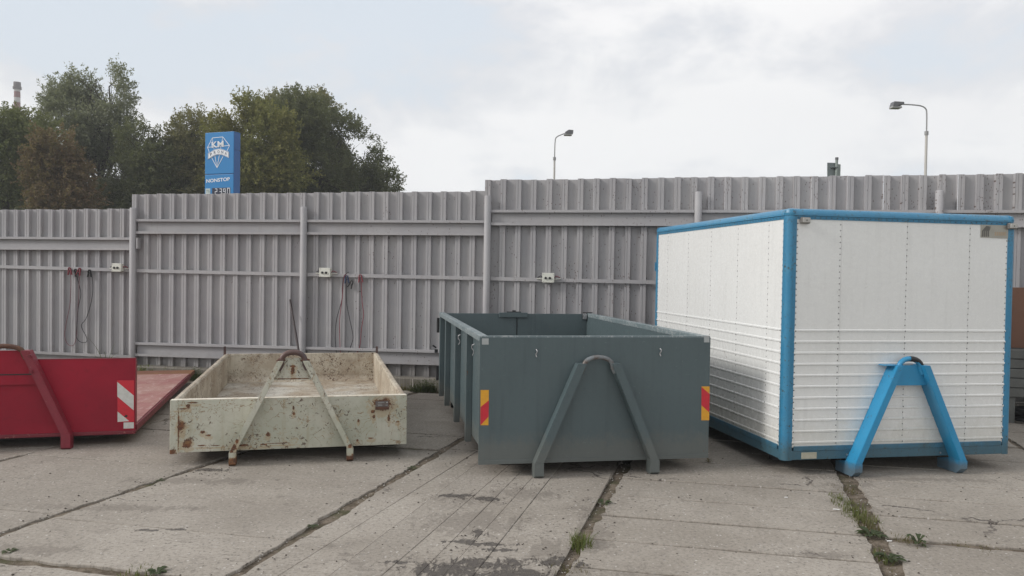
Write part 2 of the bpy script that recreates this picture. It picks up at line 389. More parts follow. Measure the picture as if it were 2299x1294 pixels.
def make_slab(poly):
    global NSLAB
    # ccw
    s = sum(poly[i][0]*poly[(i+1) % len(poly)][1]-poly[(i+1) % len(poly)][0]*poly[i][1] for i in range(len(poly)))
    if s < 0:
        t_ = [p[2] for p in poly]; v = [(p[0], p[1]) for p in poly][::-1]; t_ = t_[::-1]; t_ = t_[1:]+t_[:1]
        poly = [(v[i][0], v[i][1], t_[i]) for i in range(len(v))]
    ring = ragged(poly); n = len(ring)
    if n < 3: return
    cx = sum(p[0] for p in ring)/n; cy = sum(p[1] for p in ring)/n
    dz = random.uniform(-.003, .003); tx = random.uniform(-.0015, .0015); ty = random.uniform(-.0015, .0015)
    def zz(x, y): return dz+tx*(x-cx)+ty*(y-cy)
    vs = []
    for k, (ins, z) in enumerate(((0, -.09), (0, -.004), (.0028, 0))):
        for i, (x, y) in enumerate(ring):
            if ins:
                a, b = ring[i-1], ring[(i+1) % n]; dx, dy = b[0]-a[0], b[1]-a[1]; L = math.hypot(dx, dy) or 1
                x, y = x-dy/L*ins, y+dx/L*ins
            vs.append((x-cx, y-cy, z+zz(x, y) if k else z))
    fs = [(r*n+i, r*n+(i+1) % n, (r+1)*n+(i+1) % n, (r+1)*n+i) for r in range(2) for i in range(n)]
    fs.append(tuple(range(2*n, 3*n)))
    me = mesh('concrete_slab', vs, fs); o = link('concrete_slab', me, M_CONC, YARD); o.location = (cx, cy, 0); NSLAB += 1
def cut_line(p, q): # px points
    a = ground(*p); b = ground(*q); d = (b-a); return ((a.x, a.y), (-d.y/d.length, d.x/d.length))
GRV = (.0035, .0018)
for c in range(len(JOINTS)-1):
    Lj, Rj = JOINTS[c], JOINTS[c+1]; gl, grr = GAPS[c]/2, GAPS[c+1]/2
    for r in range(len(colrows[c])-1):
        ya, yb = colrows[c][r], colrows[c][r+1]
        def corner(J, ym):
            mid = (pl_x(Lj, ym)+pl_x(Rj, ym))/2; y = ym
            for _ in range(4): x = pl_x(J, y); y = ym+TS*(x-mid)
            return x, y
        # left and right edges follow the measured joints
        A, B, C_, D = corner(Lj, ya), corner(Rj, ya), corner(Rj, yb), corner(Lj, yb)
        if max(A[1], B[1], C_[1], D[1]) < 1.3: continue
        tg = {3: .030, 6: .038}.get(c, .016)
        poly = [(A[0], A[1], (tg, .016)), (B[0], B[1], (grr, .022)), (C_[0], C_[1], (tg, .016)), (D[0], D[1], (gl, .022))]
        pieces = [poly]; cuts = []
        if c == 4:
            for pq in (((1197, 1070), (1041, 1242)), ((1224, 1088), (1092, 1255)), ((1148, 1081), (1015, 1214)), ((1085, 1095), (975, 1190)), ((1058, 1050), (950, 1132)), ((1035, 1036), (900, 1120)), ((1375, 1062), (1275, 1240))):
                cuts.append(cut_line(*pq))
        else:
            step = .47 if c >= 5 else .62
            k = 1
            while ya+k*step < yb-.2:
                ym = ya+k*step+random.uniform(-.02, .02); L_ = corner(Lj, ym); R_ = corner(Rj, ym)
                d = (R_[0]-L_[0], R_[1]-L_[1]); l = math.hypot(*d); cuts.append((L_, (-d[1]/l, d[0]/l))); k += 1
        for a, n in cuts:
            gv = (random.uniform(.0002, .0012), .0010) if c == 4 else ((random.uniform(.009, .0125), .006) if c >= 5 else (random.uniform(.003, .006), .004))
            new = []
            for pc in pieces:
                u = clip(pc, a, n, gv); v = clip(pc, a, (-n[0], -n[1]), gv)
                if u and v and area(u) > .004 and area(v) > .004: new += [u, v]
                else: new.append(pc)
            pieces = new
        for pc in pieces: make_slab(pc)

# loose grit lying in the joints and on the slabs
gm = MB()
def pebble(mb, x, y, z, s):
    vs = []
    for (a, b, c_) in ((1, 0, 0), (-1, 0, 0), (0, 1, 0), (0, -1, 0), (0, 0, 1), (0, 0, -1)):
        k = s*random.uniform(.6, 1.2); vs.append((x+a*k, y+b*k, z+c_*k*.6))
    mb.add(vs, [(0, 2, 4), (2, 1, 4), (1, 3, 4), (3, 0, 4), (2, 0, 5), (1, 2, 5), (3, 1, 5), (0, 3, 5)])
for J, cnt in ((JA, 220), (JB, 380), (JD, 340), (JE, 420), (J0, 60)):
    for _ in range(cnt):
        y = random.uniform(3.6, 8.5); x = pl_x(J, y)+random.gauss(0, .035); pebble(gm, x, y, random.choice((-.022, -.02, .002)), random.uniform(.003, .009))
for _ in range(700):
    y = 3.6+random.random()**1.5*5; x = random.uniform(-4, 4); pebble(gm, x, y, .003, random.uniform(.002, .0055))
GR = gm.build('gravel', plain('pebble_stone', (.34, .32, .29), .9), None, False); tag(GR, 'loose grit and small stones along the slab joints', 'gravel'); GR['kind'] = 'stuff'

cm = MB()
for _ in range(900):
    y = 3.6+random.random()**1.3*4.5; x = random.uniform(-4, 4.2); s_ = random.uniform(.003, .010)
    if random.random() < .5: x = pl_x(random.choice((JA, JB, JD, JE)), y)+random.gauss(0, .12)
    pebble(cm, x, y, .002, s_)
for cx0, cy0, n_, sp in ((1180, 1095, 60, .25), (1050, 1120, 40, .2), (1070, 1225, 30, .22), (1080, 1280, 40, .35), (1250, 1270, 50, .15), (1890, 1075, 90, .16), (480, 1060, 40, .15), (1860, 1062, 60, .2)):
    g_ = ground(cx0, cy0)
    for _ in range(n_): pebble(cm, g_.x+random.gauss(0, sp*.6), g_.y+random.gauss(0, sp*.4), .002, random.uniform(.002, .007))
CRM = cm.build('dirt_crumbs', plain('dark_dirt', (.075, .062, .05), .95), None, False); tag(CRM, 'dark dirt crumbs and chips of concrete strewn over the slabs', 'dirt'); CRM['kind'] = 'stuff'
# ================================================================== FENCE
FA = -.191; FD = 10.222
Fe = Vector((math.cos(FA), math.sin(FA), 0)); Fn = Vector((-math.sin(FA), math.cos(FA), 0))   # Fn points away from camera
def fpt(s, d, z): return Fe*s+Fn*(FD-d)+Vector((0, 0, z))
def fhit(px, py, d=0.0):
    P = on_plane(px, py, Fn*(FD-d), Fn); return P.dot(Fe), P.z
PITCH = .2085; CURB_H = .152
def profile_strip(line, th, z0, z1):
    """sheet following a (s, depth) polyline; local x = s, local -y = towards the camera"""
    n = len(line); vs = []
    for dz in (z0, z1):
        for (s_, d) in line: vs.append((s_, -d, dz))
        for (s_, d) in reversed(line): vs.append((s_, -d+th, dz))
    m_ = 2*n; fs = [(i, (i+1) % m_, (i+1) % m_+m_, i+m_) for i in range(m_)]
    for i in range(n-1): fs.append((i, m_-1-i, m_-2-i, i+1)); fs.append((i+m_, i+1+m_, m_-2-i+m_, m_-1-i+m_))
    return vs, fs
PL = [(0, .050), (.030, .050), (.0315, .045), (.036, .045), (.0375, .050), (.074, .050), (.078, 0), (.2035, 0), (.2085, .050)]
sec_s = [fhit(-330, 470)[0], fhit(301, 470)[0], fhit(1091, 430)[0], fhit(2299, 391)[0]+2.2]
tops = [((0, 472), (290, 469.5)), ((305, 437), (1086, 430)), ((1096, 405), (2299, 391))]
def lin(a, b):
    (s0, z0), (s1, z1) = a, b
    return lambda s: z0+(z1-z0)*(s-s0)/(s1-s0)
FENCE = []
labels = ['low left run of the grey corrugated metal fence behind the red platform', 'middle run of the grey corrugated metal fence with the blue pylon sign above it',
          'tallest right run of the grey corrugated metal fence behind the white box container']
rails_px = [ # upper channel (two edge points each), lower channel
    [(((60, 532), (280, 533.5)), ((60, 561), (280, 562)))],
    [(((320, 492), (1080, 495)), ((320, 525), (1080, 529)))],
    [(((1110, 471), (1550, 472)), ((1110, 506), (1550, 508)))]]
lowrail = [(((67, 789), (289, 799)), None), (((310, 769), (980, 787)), None), (((310, 769), (980, 787)), None)]
POSTS = [298, 681, 1093, 1565, 2105]
post_s = [fhit(p, 600, .10)[0] for p in POSTS]
post_top = [fhit(p, y, .10)[1] for p, y in zip(POSTS, (467, 465, 440, 431, 428))]
post_s = [post_s[0]-4.4, post_s[0]-2.9] + post_s + [post_s[-1]+2.6]
post_top = [2.3, 2.3]+post_top+[2.7]
M_POST = fence_mat('post_paint', .8)
for k in range(3):
    f = thing('metal_fence', labels[k], 'fence', fpt(sec_s[k], 0, 0), FA, 'runs of grey corrugated metal fencing'); FENCE.append(f)
    zt = lin(fhit(*tops[k][0]), fhit(*tops[k][1]))
    L = sec_s[k+1]-sec_s[k]; n = int(round(L/PITCH)); sc = L/(n*PITCH)
    vs, fs = profile_strip([(a*sc, d) for a, d in PL], .002, 0, 1.0); me = mesh('corrugated_sheet', vs, fs); me.materials.append(M_FENCE)
    for i in range(n):
        o = bpy.data.objects.new('corrugated_sheet', me); COL.objects.link(o); o.parent = f
        s0 = sec_s[k]+i*PITCH*sc; top = zt(s0)+random.uniform(-.007, .007); zb = CURB_H+.004
        o.location = (i*PITCH*sc, random.uniform(-.0025, .0025), zb); o.scale = (1, 1, top-zb); o.rotation_euler = (0, random.uniform(-.0012, .0012), 0)
    # rails run between the posts of this section
    ends = [sec_s[k]]+[p for p in post_s if sec_s[k]+.2 < p < sec_s[k+1]-.2]+[sec_s[k+1]]
    if k == 0: ends[-1] = post_s[2]
    if k == 1: ends[0] = post_s[2]; ends[-1] = post_s[4]
    if k == 2: ends[0] = post_s[4]
    (u0, u1), (v0, v1) = rails_px[k][0]
    zu = lin(fhit(*u0, .105), fhit(*u1, .105)); zl = lin(fhit(*v0, .105), fhit(*v1, .105))
    (w0, w1), _ = lowrail[k]; zlo = lin(fhit(*w0, .105), fhit(*w1, .105))
    mid = lin(fhit(303, 608, .06), fhit(1467, 634, .06)) if k else lin(fhit(0, 599, .06), fhit(289, 607, .06))
    if k == 2: zu0 = zu; mean = (zu(ends[0])+zu(ends[0]+2))/2; zu = lambda s, m_=mean: m_+0.0*s; ml = (zl(ends[0])+zl(ends[0]+2))/2; zl = lambda s, m_=ml: m_
    for a, b in zip(ends, ends[1:]):
        a_, b_ = a+.049, b-.049
        for name, ztop, zbot in (('channel_rail', zu, zl), ('channel_rail', zlo, lambda s: zlo(s)-.205)):
            mb = MB(); th = .004
            rows = []
            for s_ in (a_, b_):
                t1, b1_ = ztop(s_), zbot(s_); lp = .036
                rows.append([(.105, b1_+lp), (.105, b1_), (.0525, b1_), (.0525, t1), (.105, t1), (.105, t1-lp),
                             (.105-th, t1-lp), (.105-th, t1-th), (.0525+th, t1-th), (.0525+th, b1_+th), (.105-th, b1_+th), (.105-th, b1_+lp)])
            nn = 12; vs = [(a_-sec_s[k], -d, z) for d, z in rows[0]]+[(b_-sec_s[k], -d, z) for d, z in rows[1]]
            mb.add(vs, [(i, (i+1) % nn, (i+1) % nn+nn, i+nn) for i in range(nn)]); mb.build(name, M_FENCE, f)
        mb = MB(); h = .024
        z0, z1 = mid(a_), mid(b_)
        mb.hexa([(a_-sec_s[k], -.075, z0-h), (b_-sec_s[k], -.075, z1-h), (b_-sec_s[k], -.0525, z1-h), (a_-sec_s[k], -.0525, z0-h),
                 (a_-sec_s[k], -.075, z0+h), (b_-sec_s[k], -.075, z1+h), (b_-sec_s[k], -.0525, z1+h), (a_-sec_s[k], -.0525, z0+h)]).build('middle_bar', M_FENCE, f)
own = [0, 0, 0, 1, 1, 2, 2, 2]
for i, (s_, zt_) in enumerate(zip(post_s, post_top)):
    f = FENCE[own[i]]; mb = MB(); x = s_-sec_s[own[i]]
    if i == 2: f = FENCE[0]
    if i == 4: f = FENCE[1]; x = s_-sec_s[1]
    mb.tube([(x, -.10, 0), (x, -.10, zt_-.01), (x, -.10, zt_)], [.047, .047, .040], 16); mb.build('post', M_POST, f)
# bracket plate on the first joint post
s_, z_ = fhit(309, 545, .1)
MB().box(s_-sec_s[1]-.012, s_-sec_s[1]+.012, -.12, -.05, z_-.09, z_+.07).build('bracket', M_POST, FENCE[1])

# low concrete footing under the fence
M_CURB = concrete('mossy_footing_concrete', (.115, .105, .085), (.20, .19, .165))
CU = thing('footing_wall', 'low mossy concrete footing running under the metal fence', 'footing', fpt(sec_s[0], 0, 0), FA)
x = 0; Ltot = sec_s[3]-sec_s[0]
while x < Ltot:
    l = min(2.0, Ltot-x); mb = MB(); nseg = 24; vs = []
    prof = [(-.16, -.1), (-.16, CURB_H-.015), (-.148, CURB_H), (.10, CURB_H), (.10, -.1)]
    for i in range(nseg+1):
        xx = x+.003+(l-.006)*i/nseg
        for j, (d, z) in enumerate(prof):
            wv = .010*nz(xx, 3*d, 3)+.006*nz(xx, d*9+z*5, 11, 4) if j < 4 else 0
            vs.append((xx, d-abs(wv)*.6*(1 if j < 3 else 0), z-(abs(wv)*.7 if j in (1, 2) else 0)))
    fs = [(i*5+j, i*5+j+1, (i+1)*5+j+1, (i+1)*5+j) for i in range(nseg) for j in range(4)]
    mb.add(vs, fs); mb.add([vs[i] for i in range(5)], [(0, 1, 2, 3, 4)]); mb.add([vs[-5+i] for i in range(5)], [(0, 1, 2, 3, 4)])
    mb.build('footing_block', M_CURB, CU); x += l

# ------------------------------------------------------------------ junction boxes on the middle bar
M_BOXW = paint('box_plastic', (.62, .62, .56), (.5, .49, .42), .45, var=.3)
M_BLK = plain('black_rubber', (.012, .012, .013), .5); M_DKBLUE = plain('blue_handle', (.02, .04, .10), .45); M_REDC = plain('red_cable', (.22, .035, .05), .5)
M_BLKC = plain('black_cable', (.018, .018, .022), .5); M_STEEL = plain('bare_steel', (.42, .42, .43), .35, .8)
M_REDFADE = plain('faded_red_cable', (.17, .075, .085), .6)
for (px, py, w_, h_, lab) in ((263, 601, .150, .118, 'white two-socket junction box beside the left joint post above the red platform'),
                             (730, 612, .158, .122, 'white two-socket junction box on the middle fence above the rusty cream container'),
                             (1231, 624, .155, .122, 'white two-socket junction box on the tall fence above the dark green container')):
    s_, z_ = fhit(px, py, .13); P = fpt(s_, .078, z_)
    t_ = thing('junction_box', lab, 'junction box', P, FA, 'junction boxes on the fence')
    MB().box(-w_/2, w_/2, -.062, 0, -h_/2, h_/2, .008).build('housing', M_BOXW, t_)
    MB().box(-w_/2-.003, w_/2+.003, -.072, -.064, -h_/2-.003, h_/2+.003, .003).build('cover', M_BOXW, t_)
    for sx_ in (-.028, .028):
        mb = MB(); mb.tube([(sx_-.003, -.070, -.004), (sx_-.003, -.086, -.004)], .0165, 14); mb.build('socket', M_BLK, t_)
    for sx_ in (-1, 1):
        for sz_ in (-1, 1):
            mb = MB(); mb.tube([(sx_*(w_/2-.012), -.070, sz_*(h_/2-.012)), (sx_*(w_/2-.012), -.076, sz_*(h_/2-.012))], .004, 8); mb.build('screw', M_STEEL, t_)
    for sx_ in (-1, 1):
        mb = MB(); mb.tube(smooth_curve([(sx_*w_/2, -.02, .0), (sx_*(w_/2+.03), -.03, .022), (sx_*(w_/2+.075), -.01, .0)], 5), .0055, 8)
        mb.build('lead', M_REDC if sx_ > 0 else M_BLKC, t_)
        mb = MB(); mb.tube([(sx_*w_/2, -.01, -.02), (sx_*(w_/2+.085), -.006, -.012)], .007, 8); mb.build('gland', M_BOXW, t_)

# ------------------------------------------------------------------ jumper cables hung on the bar
def cable_thing(label, runs, clamps):
    s0, z0 = fhit(*runs[0][1][0], .09); P0 = fpt(s0, .09, z0)
    t_ = thing('jumper_cable', label, 'jumper cable', P0, FA, 'jumper cables hanging on the fence')
    for mat, pts in runs:
        loc = []
        for i, (px, py) in enumerate(pts):
            s_, z_ = fhit(px, py, .09); loc.append((s_-s0, random.uniform(-.006, .006), z_-z0))
        mb = MB(); mb.tube(smooth_curve(loc, 6), .0048, 7); mb.build('cable', mat, t_)
    for mat, px, py, ang in clamps:
        s_, z_ = fhit(px, py, .09); x, z = s_-s0, z_-z0
        for sg in (-1, 1):
            mb = MB()
            pts = [(sg*.004, .055), (sg*.016, .03), (sg*.010, 0), (sg*.026, -.055), (sg*.036, -.055), (sg*.024, .0), (sg*.024, .03), (sg*.008, .06)]
            ca, sa = math.cos(ang), math.sin(ang)
            pts = [(x+ca*a-sa*b, z+sa*a+ca*b) for a, b in pts]
            mb.prism(pts, -.012, .010); mb.build('clamp_jaw', mat, t_)
def z1(p): return [(120+x/4.977, 540+y/4.977) for x, y in p]
def z2(p): return [(640+x/3.808, 560+y/3.808) for x, y in p]
cable_thing('faded red jumper cable looped low on the left fence run', [(M_REDFADE, z1([(180, 330), (195, 430), (190, 560), (178, 740), (142, 920), (128, 1060), (150, 1150), (195, 1178), (235, 1160), (255, 1060), (262, 900), (285, 640), (290, 400)]))],
            [(M_REDC, *z1([(182, 345)])[0], .1), (M_REDC, *z1([(285, 350)])[0], -.3)])
cable_thing('black jumper cable swinging out in a loop on the left fence run', [(M_BLKC, z1([(262, 400), (285, 500), (305, 600), (285, 720), (275, 800), (262, 950), (252, 1060), (275, 1115), (320, 1142), (365, 1135), (365, 1080), (320, 990), (315, 940), (370, 865), (425, 680), (438, 520), (430, 400), (415, 330)]))],
            [(M_BLK, *z1([(255, 360)])[0], .35), (M_BLK, *z1([(402, 370)])[0], 0)])
cable_thing('black jumper cable with blue clamps hanging down behind the cream container', [(M_BLKC, z2([(545, 195), (505, 230), (490, 330), (485, 430), (440, 600), (430, 740), (440, 870), (460, 960), (500, 990), (535, 900), (560, 830), (582, 745), (550, 590), (527, 460), (522, 300)]))],
            [(M_DKBLUE, *z2([(528, 258)])[0], .1), (M_BLK, *z2([(562, 300)])[0], -.4)])
cable_thing('red jumper cable drooping in a wide loop to the right of the black one', [(M_REDC, z2([(530, 200), (500, 260), (492, 400), (478, 500), (468, 620), (468, 800), (478, 900), (520, 985), (575, 980), (615, 885), (640, 820), (652, 680), (672, 560), (660, 450), (650, 270)]))],
            [(M_REDC, *z2([(645, 250)])[0], .1)])

# ================================================================== CONTAINERS
class Fr:
    def __init__(s, x, y, a, W, L, z0, z1): s.x, s.y, s.a, s.W, s.L, s.z0, s.z1 = x, y, a, W, L, z0, z1; s.e = Vector((math.cos(a), math.sin(a), 0)); s.n = Vector((-math.sin(a), math.cos(a), 0)); s.o = Vector((x, y, 0))
    def front(s, px, py, y=0):
        P = on_plane(px, py, s.o+s.n*y, s.n)-s.o; return P.dot(s.e), P.z
    def left(s, px, py, x=0):
        P = on_plane(px, py, s.o+s.e*x, s.e)-s.o; return P.dot(s.n), P.z
    def right(s, px, py): return s.left(px, py, s.W)
G = Fr(-.245, 6.022, .187, 1.941, 3.476, .100, 1.119)
C = Fr(-2.761, 6.214, .244, 1.913, 3.529, .107, .540)
Wt = Fr(2.229, 6.211, .181, 2.116, 2.930, .129, 2.180)
RD = Fr(-5.329, 6.42, .267, 1.993, 4.004, .103, .792)

def aframe(par, mat, cx, half_b, half_t, wb, d, ztop, zfoot, hook_r, hook_apex, mat_hook, foot_back=0, inner=0.0, mat_foot=None, y0=0.0, xo=None, pw=.8, ch=.02):
    """hook-lift A-frame: two leaning box beams on block feet joined by a bent round bar; local front plane y=y0, protrudes by d"""
    for sg in (-1, 1):
        xb, xt = cx+sg*half_b, cx+sg*half_t
        mb = MB(); hw = wb/2
        ya, yb = y0-d, y0-.001
        mb.hexa([(xb-hw, ya, zfoot), (xb+hw, ya, zfoot), (xb+hw, yb, zfoot), (xb-hw, yb, zfoot),
                 (xt-hw, ya, ztop), (xt+hw, ya, ztop), (xt+hw, yb, ztop), (xt-hw, yb, ztop)])
        bm = bmesh.new(); me = mb.me('beam'); bm.from_mesh(me); bmesh.ops.remove_doubles(bm, verts=bm.verts, dist=1e-5); bmesh.ops.recalc_face_normals(bm, faces=bm.faces)
        bmesh.ops.bevel(bm, geom=bm.edges[:], offset=.003, segments=2, affect='EDGES'); bm.to_mesh(me); bm.free()
        link('beam', me, mat, par)
        f = MB(); b = ch
        pts = [(ya-.002, zfoot+.002), (ya-.002, b), (ya+b, 0.002), (yb+foot_back, 0.002), (yb+foot_back, zfoot*.75 if foot_back else zfoot), (yb, zfoot+.002)]
        n = len(pts); x0_, x1_ = xb-hw-.002, xb+hw+.002
        vs = [(x0_, p[0], p[1]) for p in pts]+[(x1_, p[0], p[1]) for p in pts]
        f.add(vs, [tuple(range(n)), tuple(range(2*n-1, n-1, -1))]+[(i, i+n, (i+1) % n+n, (i+1) % n) for i in range(n)])
        f.build('foot', mat_foot or mat, par)
    ym = y0-d*.55; r = hook_r; xo = xo or half_t-wb*.30
    pts = []
    for k in range(13):
        th = math.pi*k/12; pts.append((cx-xo*math.cos(th), ym, ztop-.035+(hook_apex-r-ztop+.035)*math.sin(th)**pw))
    pts = [(cx-xo-.022, ym, ztop-.075)]+pts+[(cx+xo+.022, ym, ztop-.075)]
    mb = MB(); mb.tube(pts, r, 12); mb.build('hook_bar', mat_hook, par)

# ---- 1. dark green-grey open container ------------------------------------
M_GG = paint('slate_green_paint', (.080, .110, .117), (.066, .092, .098), .40, var=.5, scale=1.6, streak=.35, grime=(.35, .20, .02, (.135, .135, .12), .55), scratch=.7, wear=(.13, .075, .05), wear_amt=-.005)
M_GGEDGE = paint('slate_green_scuffed', (.13, .17, .18), (.20, .24, .25), .45, var=.6, wear=(.32, .34, .34), wear_amt=.12, scale=5)
M_DARKST = plain('dark_oily_steel', (.03, .03, .032), .5, .3)
M_HOOKW = paint('worn_hook', (.16, .18, .19), (.10, .07, .055), .4, var=.9, scale=14)
g = thing('hooklift_container', 'dark green-grey open-top roll-off container between the cream tray and the white box', 'skip container', (G.x, G.y, 0), G.a)
W_, L_, z0, z1_ = G.W, G.L, G.z0, G.z1
MB().box(0, W_, 0, .006, z0, z1_-.012, .0015).build('front_wall', M_GG, g)
MB().box(.002, W_-.002, -.006, -.0005, z0, z0+.032, .0015).build('bottom_lip', M_GG, g)
rt = .050
MB().box(0, W_, 0.0065, .030, z1_-.018, z1_, .003).build('front_top_rim', M_GGEDGE, g)
dep = .068
ribs_px = [(1041, 985), (1016.6, 942), (996, 906), (985, 890)]
ribv = [G.left(*p)[0] for p in ribs_px]
ribv[-1] = L_-.02
for sx_, xa, xb_ in ((0, 0, dep), (1, W_-dep, W_)):
    MB().box(xa, xb_, .031, L_, z1_-rt, z1_, .006).build('side_top_rail', M_GGEDGE, g)
    xi = dep-.006 if sx_ == 0 else W_-dep
    MB().box(xi, xi+.006, .0065, L_-.004, z0+.06, z1_-rt-.0005).build('side_wall', M_GG, g)
    for v in [-10]+ribv:
        if v < 0: continue
        a, b = (0.004, dep-.0065) if sx_ == 0 else (W_-dep+.0065, W_-.004)
        MB().box(a, b, v-.075, v, z0-.005, z1_-rt-.001, .004).build('side_rib', M_GG, g)
MB().box(dep, W_-dep, .0065, L_-.004, z0+.05, z0+.058).build('floor_plate', M_GG, g)
for xx in (.45, W_-.55):
    MB().box(xx, xx+.09, .40, L_-.02, .045, z0+.049, .003).build('skid_rail', M_DARKST, g)
MB().box(.16, W_-.16, .35, .395, .045, z0+.049).build('shade_blocker_beam', M_DARKST, g)  # added dark beam, blocks the view beneath so the gap reads black
# rear doors
dz0, dz1 = z0+.0585, z1_-.01
for a, b in ((dep+.001, W_/2-.006), (W_/2+.006, W_-dep-.001)):
    d_ = MB().box(a, b, L_-.04, L_, dz0, dz1, .002).build('rear_door', M_GG, g)
MB().box(W_/2-.03, W_/2+.03, L_+.001, L_+.008, dz0, dz1).build('gap_blocker_strip', M_DARKST, g)  # dark strip added behind the door gap so no light shows through
for v_ in (0, 1):
    xx = .0 if v_ == 0 else W_-.02
    for zc in (z1_-.16, z1_-.75):
        mb = MB(); x_ = -.012 if v_ == 0 else W_+.012
        mb.tube([(x_, L_+.005, zc-.07), (x_, L_+.005, zc+.07)], .018, 10); mb.box(x_-.015, x_+.015, L_-.02, L_+.03, zc-.09, zc-.05); mb.box(x_-.015, x_+.015, L_-.02, L_+.03, zc+.04, zc+.09)
        mb.build('door_hinge', M_DARKST, g)
a0 = G.front(1119, 700, L_)[0]; a1 = G.front(1182, 700, L_)[0]
MB().box(a0, a1, L_-.075, L_-.0405, z1_-.055, z1_+.004, .003).build('door_lock_plate', M_GG, g)
MB().box((a0+a1)/2-.08, (a0+a1)/2+.10, L_-.06, L_-.03, z1_+.0045, z1_+.016, .002).box((a0+a1)/2-.01, (a0+a1)/2+.03, L_-.055, L_-.035, z1_+.016, z1_+.032).build('door_latch', M_DARKST, g)
mb = MB(); mb.tube([(-.03, L_+.01, z1_-.44), (-.075, L_+.01, z1_-.41)], .010, 8); mb.box(-.05, -.01, L_-.01, L_+.03, z1_-.50, z1_-.46); mb.build('side_latch', M_DARKST, g)
xk = W_-dep-.03
mb = MB(); mb.box(xk-.025, xk+.02, L_-.09, L_-.042, z1_-.075, z1_-.005, .004); mb.tube([(xk-.03, L_-.07, z1_-.02), (xk-.01, L_-.07, z1_-.055)], .010, 8); mb.build('corner_catch', M_STEEL, g)
mb = MB(); mb.box(xk-.02, xk+.10, L_-.06, L_-.02, z1_+.001, z1_+.012); mb.build('hinge_strap', M_DARKST, g)
# roller under rear
for sx_ in (.12, W_-.22):
    mb = MB(); mb.tube([(sx_, L_-.35, .052), (sx_+.09, L_-.35, .052)], .05, 14); mb.build('roller', M_DARKST, g)
# stickers
M_YEL = paint('reflective_yellow', (.70, .34, .02), (.56, .28, .04), .4, var=.6, scale=25, wear=(.30, .20, .08), wear_amt=-.02); M_REDS = paint('reflective_red', (.56, .018, .035), (.42, .02, .035), .4, var=.6, scale=22, wear=(.25, .10, .08), wear_amt=-.02); M_GREYS = paint('reflective_grey', (.38, .40, .40), (.30, .31, .31), .4, var=.6, scale=30); M_WHITES = paint('reflective_white', (.60, .60, .57), (.46, .45, .41), .4, var=.6, scale=22, wear=(.20, .17, .14), wear_amt=-.02)
def sticker(par, fr, px4, mat, name, yoff, eps=.001, plane_y=0.0):
    pts = [fr.front(*p, plane_y) for p in px4]; return MB().prism(pts, yoff-eps, yoff).build(name, mat, par)
for (xa, xb_, ya, yb) in ((1079, 1097.5, 876, 955), (1575, 1593, 868, 944)):
    # full yellow strip and the red diagonal band on it
    sticker(g, G, [(xa, ya), (xb_, ya), (xb_-1, yb), (xa-.5, yb)], M_YEL, 'hazard_sticker', -.0005)
    if xa < 1200: band = [(xa, ya+38), (xb_, ya+23), (xb_-1, ya+60), (xa-.5, yb)]
    else: band = [(xa, ya+1), (xb_, ya+17), (xb_-1, ya+58), (xa-.5, ya+42)]
    sticker(g, G, band, M_REDS, 'hazard_stripe', -.0018)
sticker(g, G, [(1082, 760), (1097, 760), (1097, 774), (1082, 774)], M_GREYS, 'reflector', -.0006)
sticker(g, G, [(1580.5, 754.5), (1592.5, 754.5), (1592.5, 769), (1580.5, 769)], M_GREYS, 'reflector', -.0006)
# rope hooks, front and left side
def rope_hook(par, x, y, z, sc=1, side=False):
    pts = [(0, -.012, .055), (.008, -.030, .045), (.010, -.034, .02), (0, -.022, 0), (-.002, -.018, -.02), (.006, -.03, -.045)]
    pts = [(a*sc, b*sc, c_*sc) for a, b, c_ in pts]
    if side: pts = [(b-.0, a, c_) for a, b, c_ in pts]
    mb = MB(); mb.tube(smooth_curve([(x+a, y+b, z+c_) for a, b, c_ in pts], 4), .0045, 7); mb.build('rope_hook', M_STEEL, par)
for px, py in ((1203, 794), (1481, 792)):
    x, z = G.front(px, py); rope_hook(g, x, 0, z, .6)
for px, py in ((1070, 787), (1038, 764), (1013, 745), (995, 727)):
    v, z = G.left(px, py, dep); rope_hook(g, dep-.006, v, z, 1.0, True)
# cable-net lashing slots on ribs
for v in ribv[:2]:
    for k in range(4):
        MB().box(dep-.0075, dep-.0062, v+.001, v+.010, z0+.15+k*.2, z0+.26+k*.2).build('weld_slot', M_DARKST, g)
# A-frame
xt0, zt0 = G.front(1312, 818, -.1); xt1, _ = G.front(1387, 818, -.1); xf0, _ = G.front(1211, 1040, -.1); xf1, _ = G.front(1471, 1036, -.1)
aframe(g, M_GG, (xf0+xf1)/2, (xf1-xf0)/2, (xt1-xt0)/2+.004, .072, .10, zt0, .115, .019, G.front(1353, 797, -.055)[1], M_HOOKW)

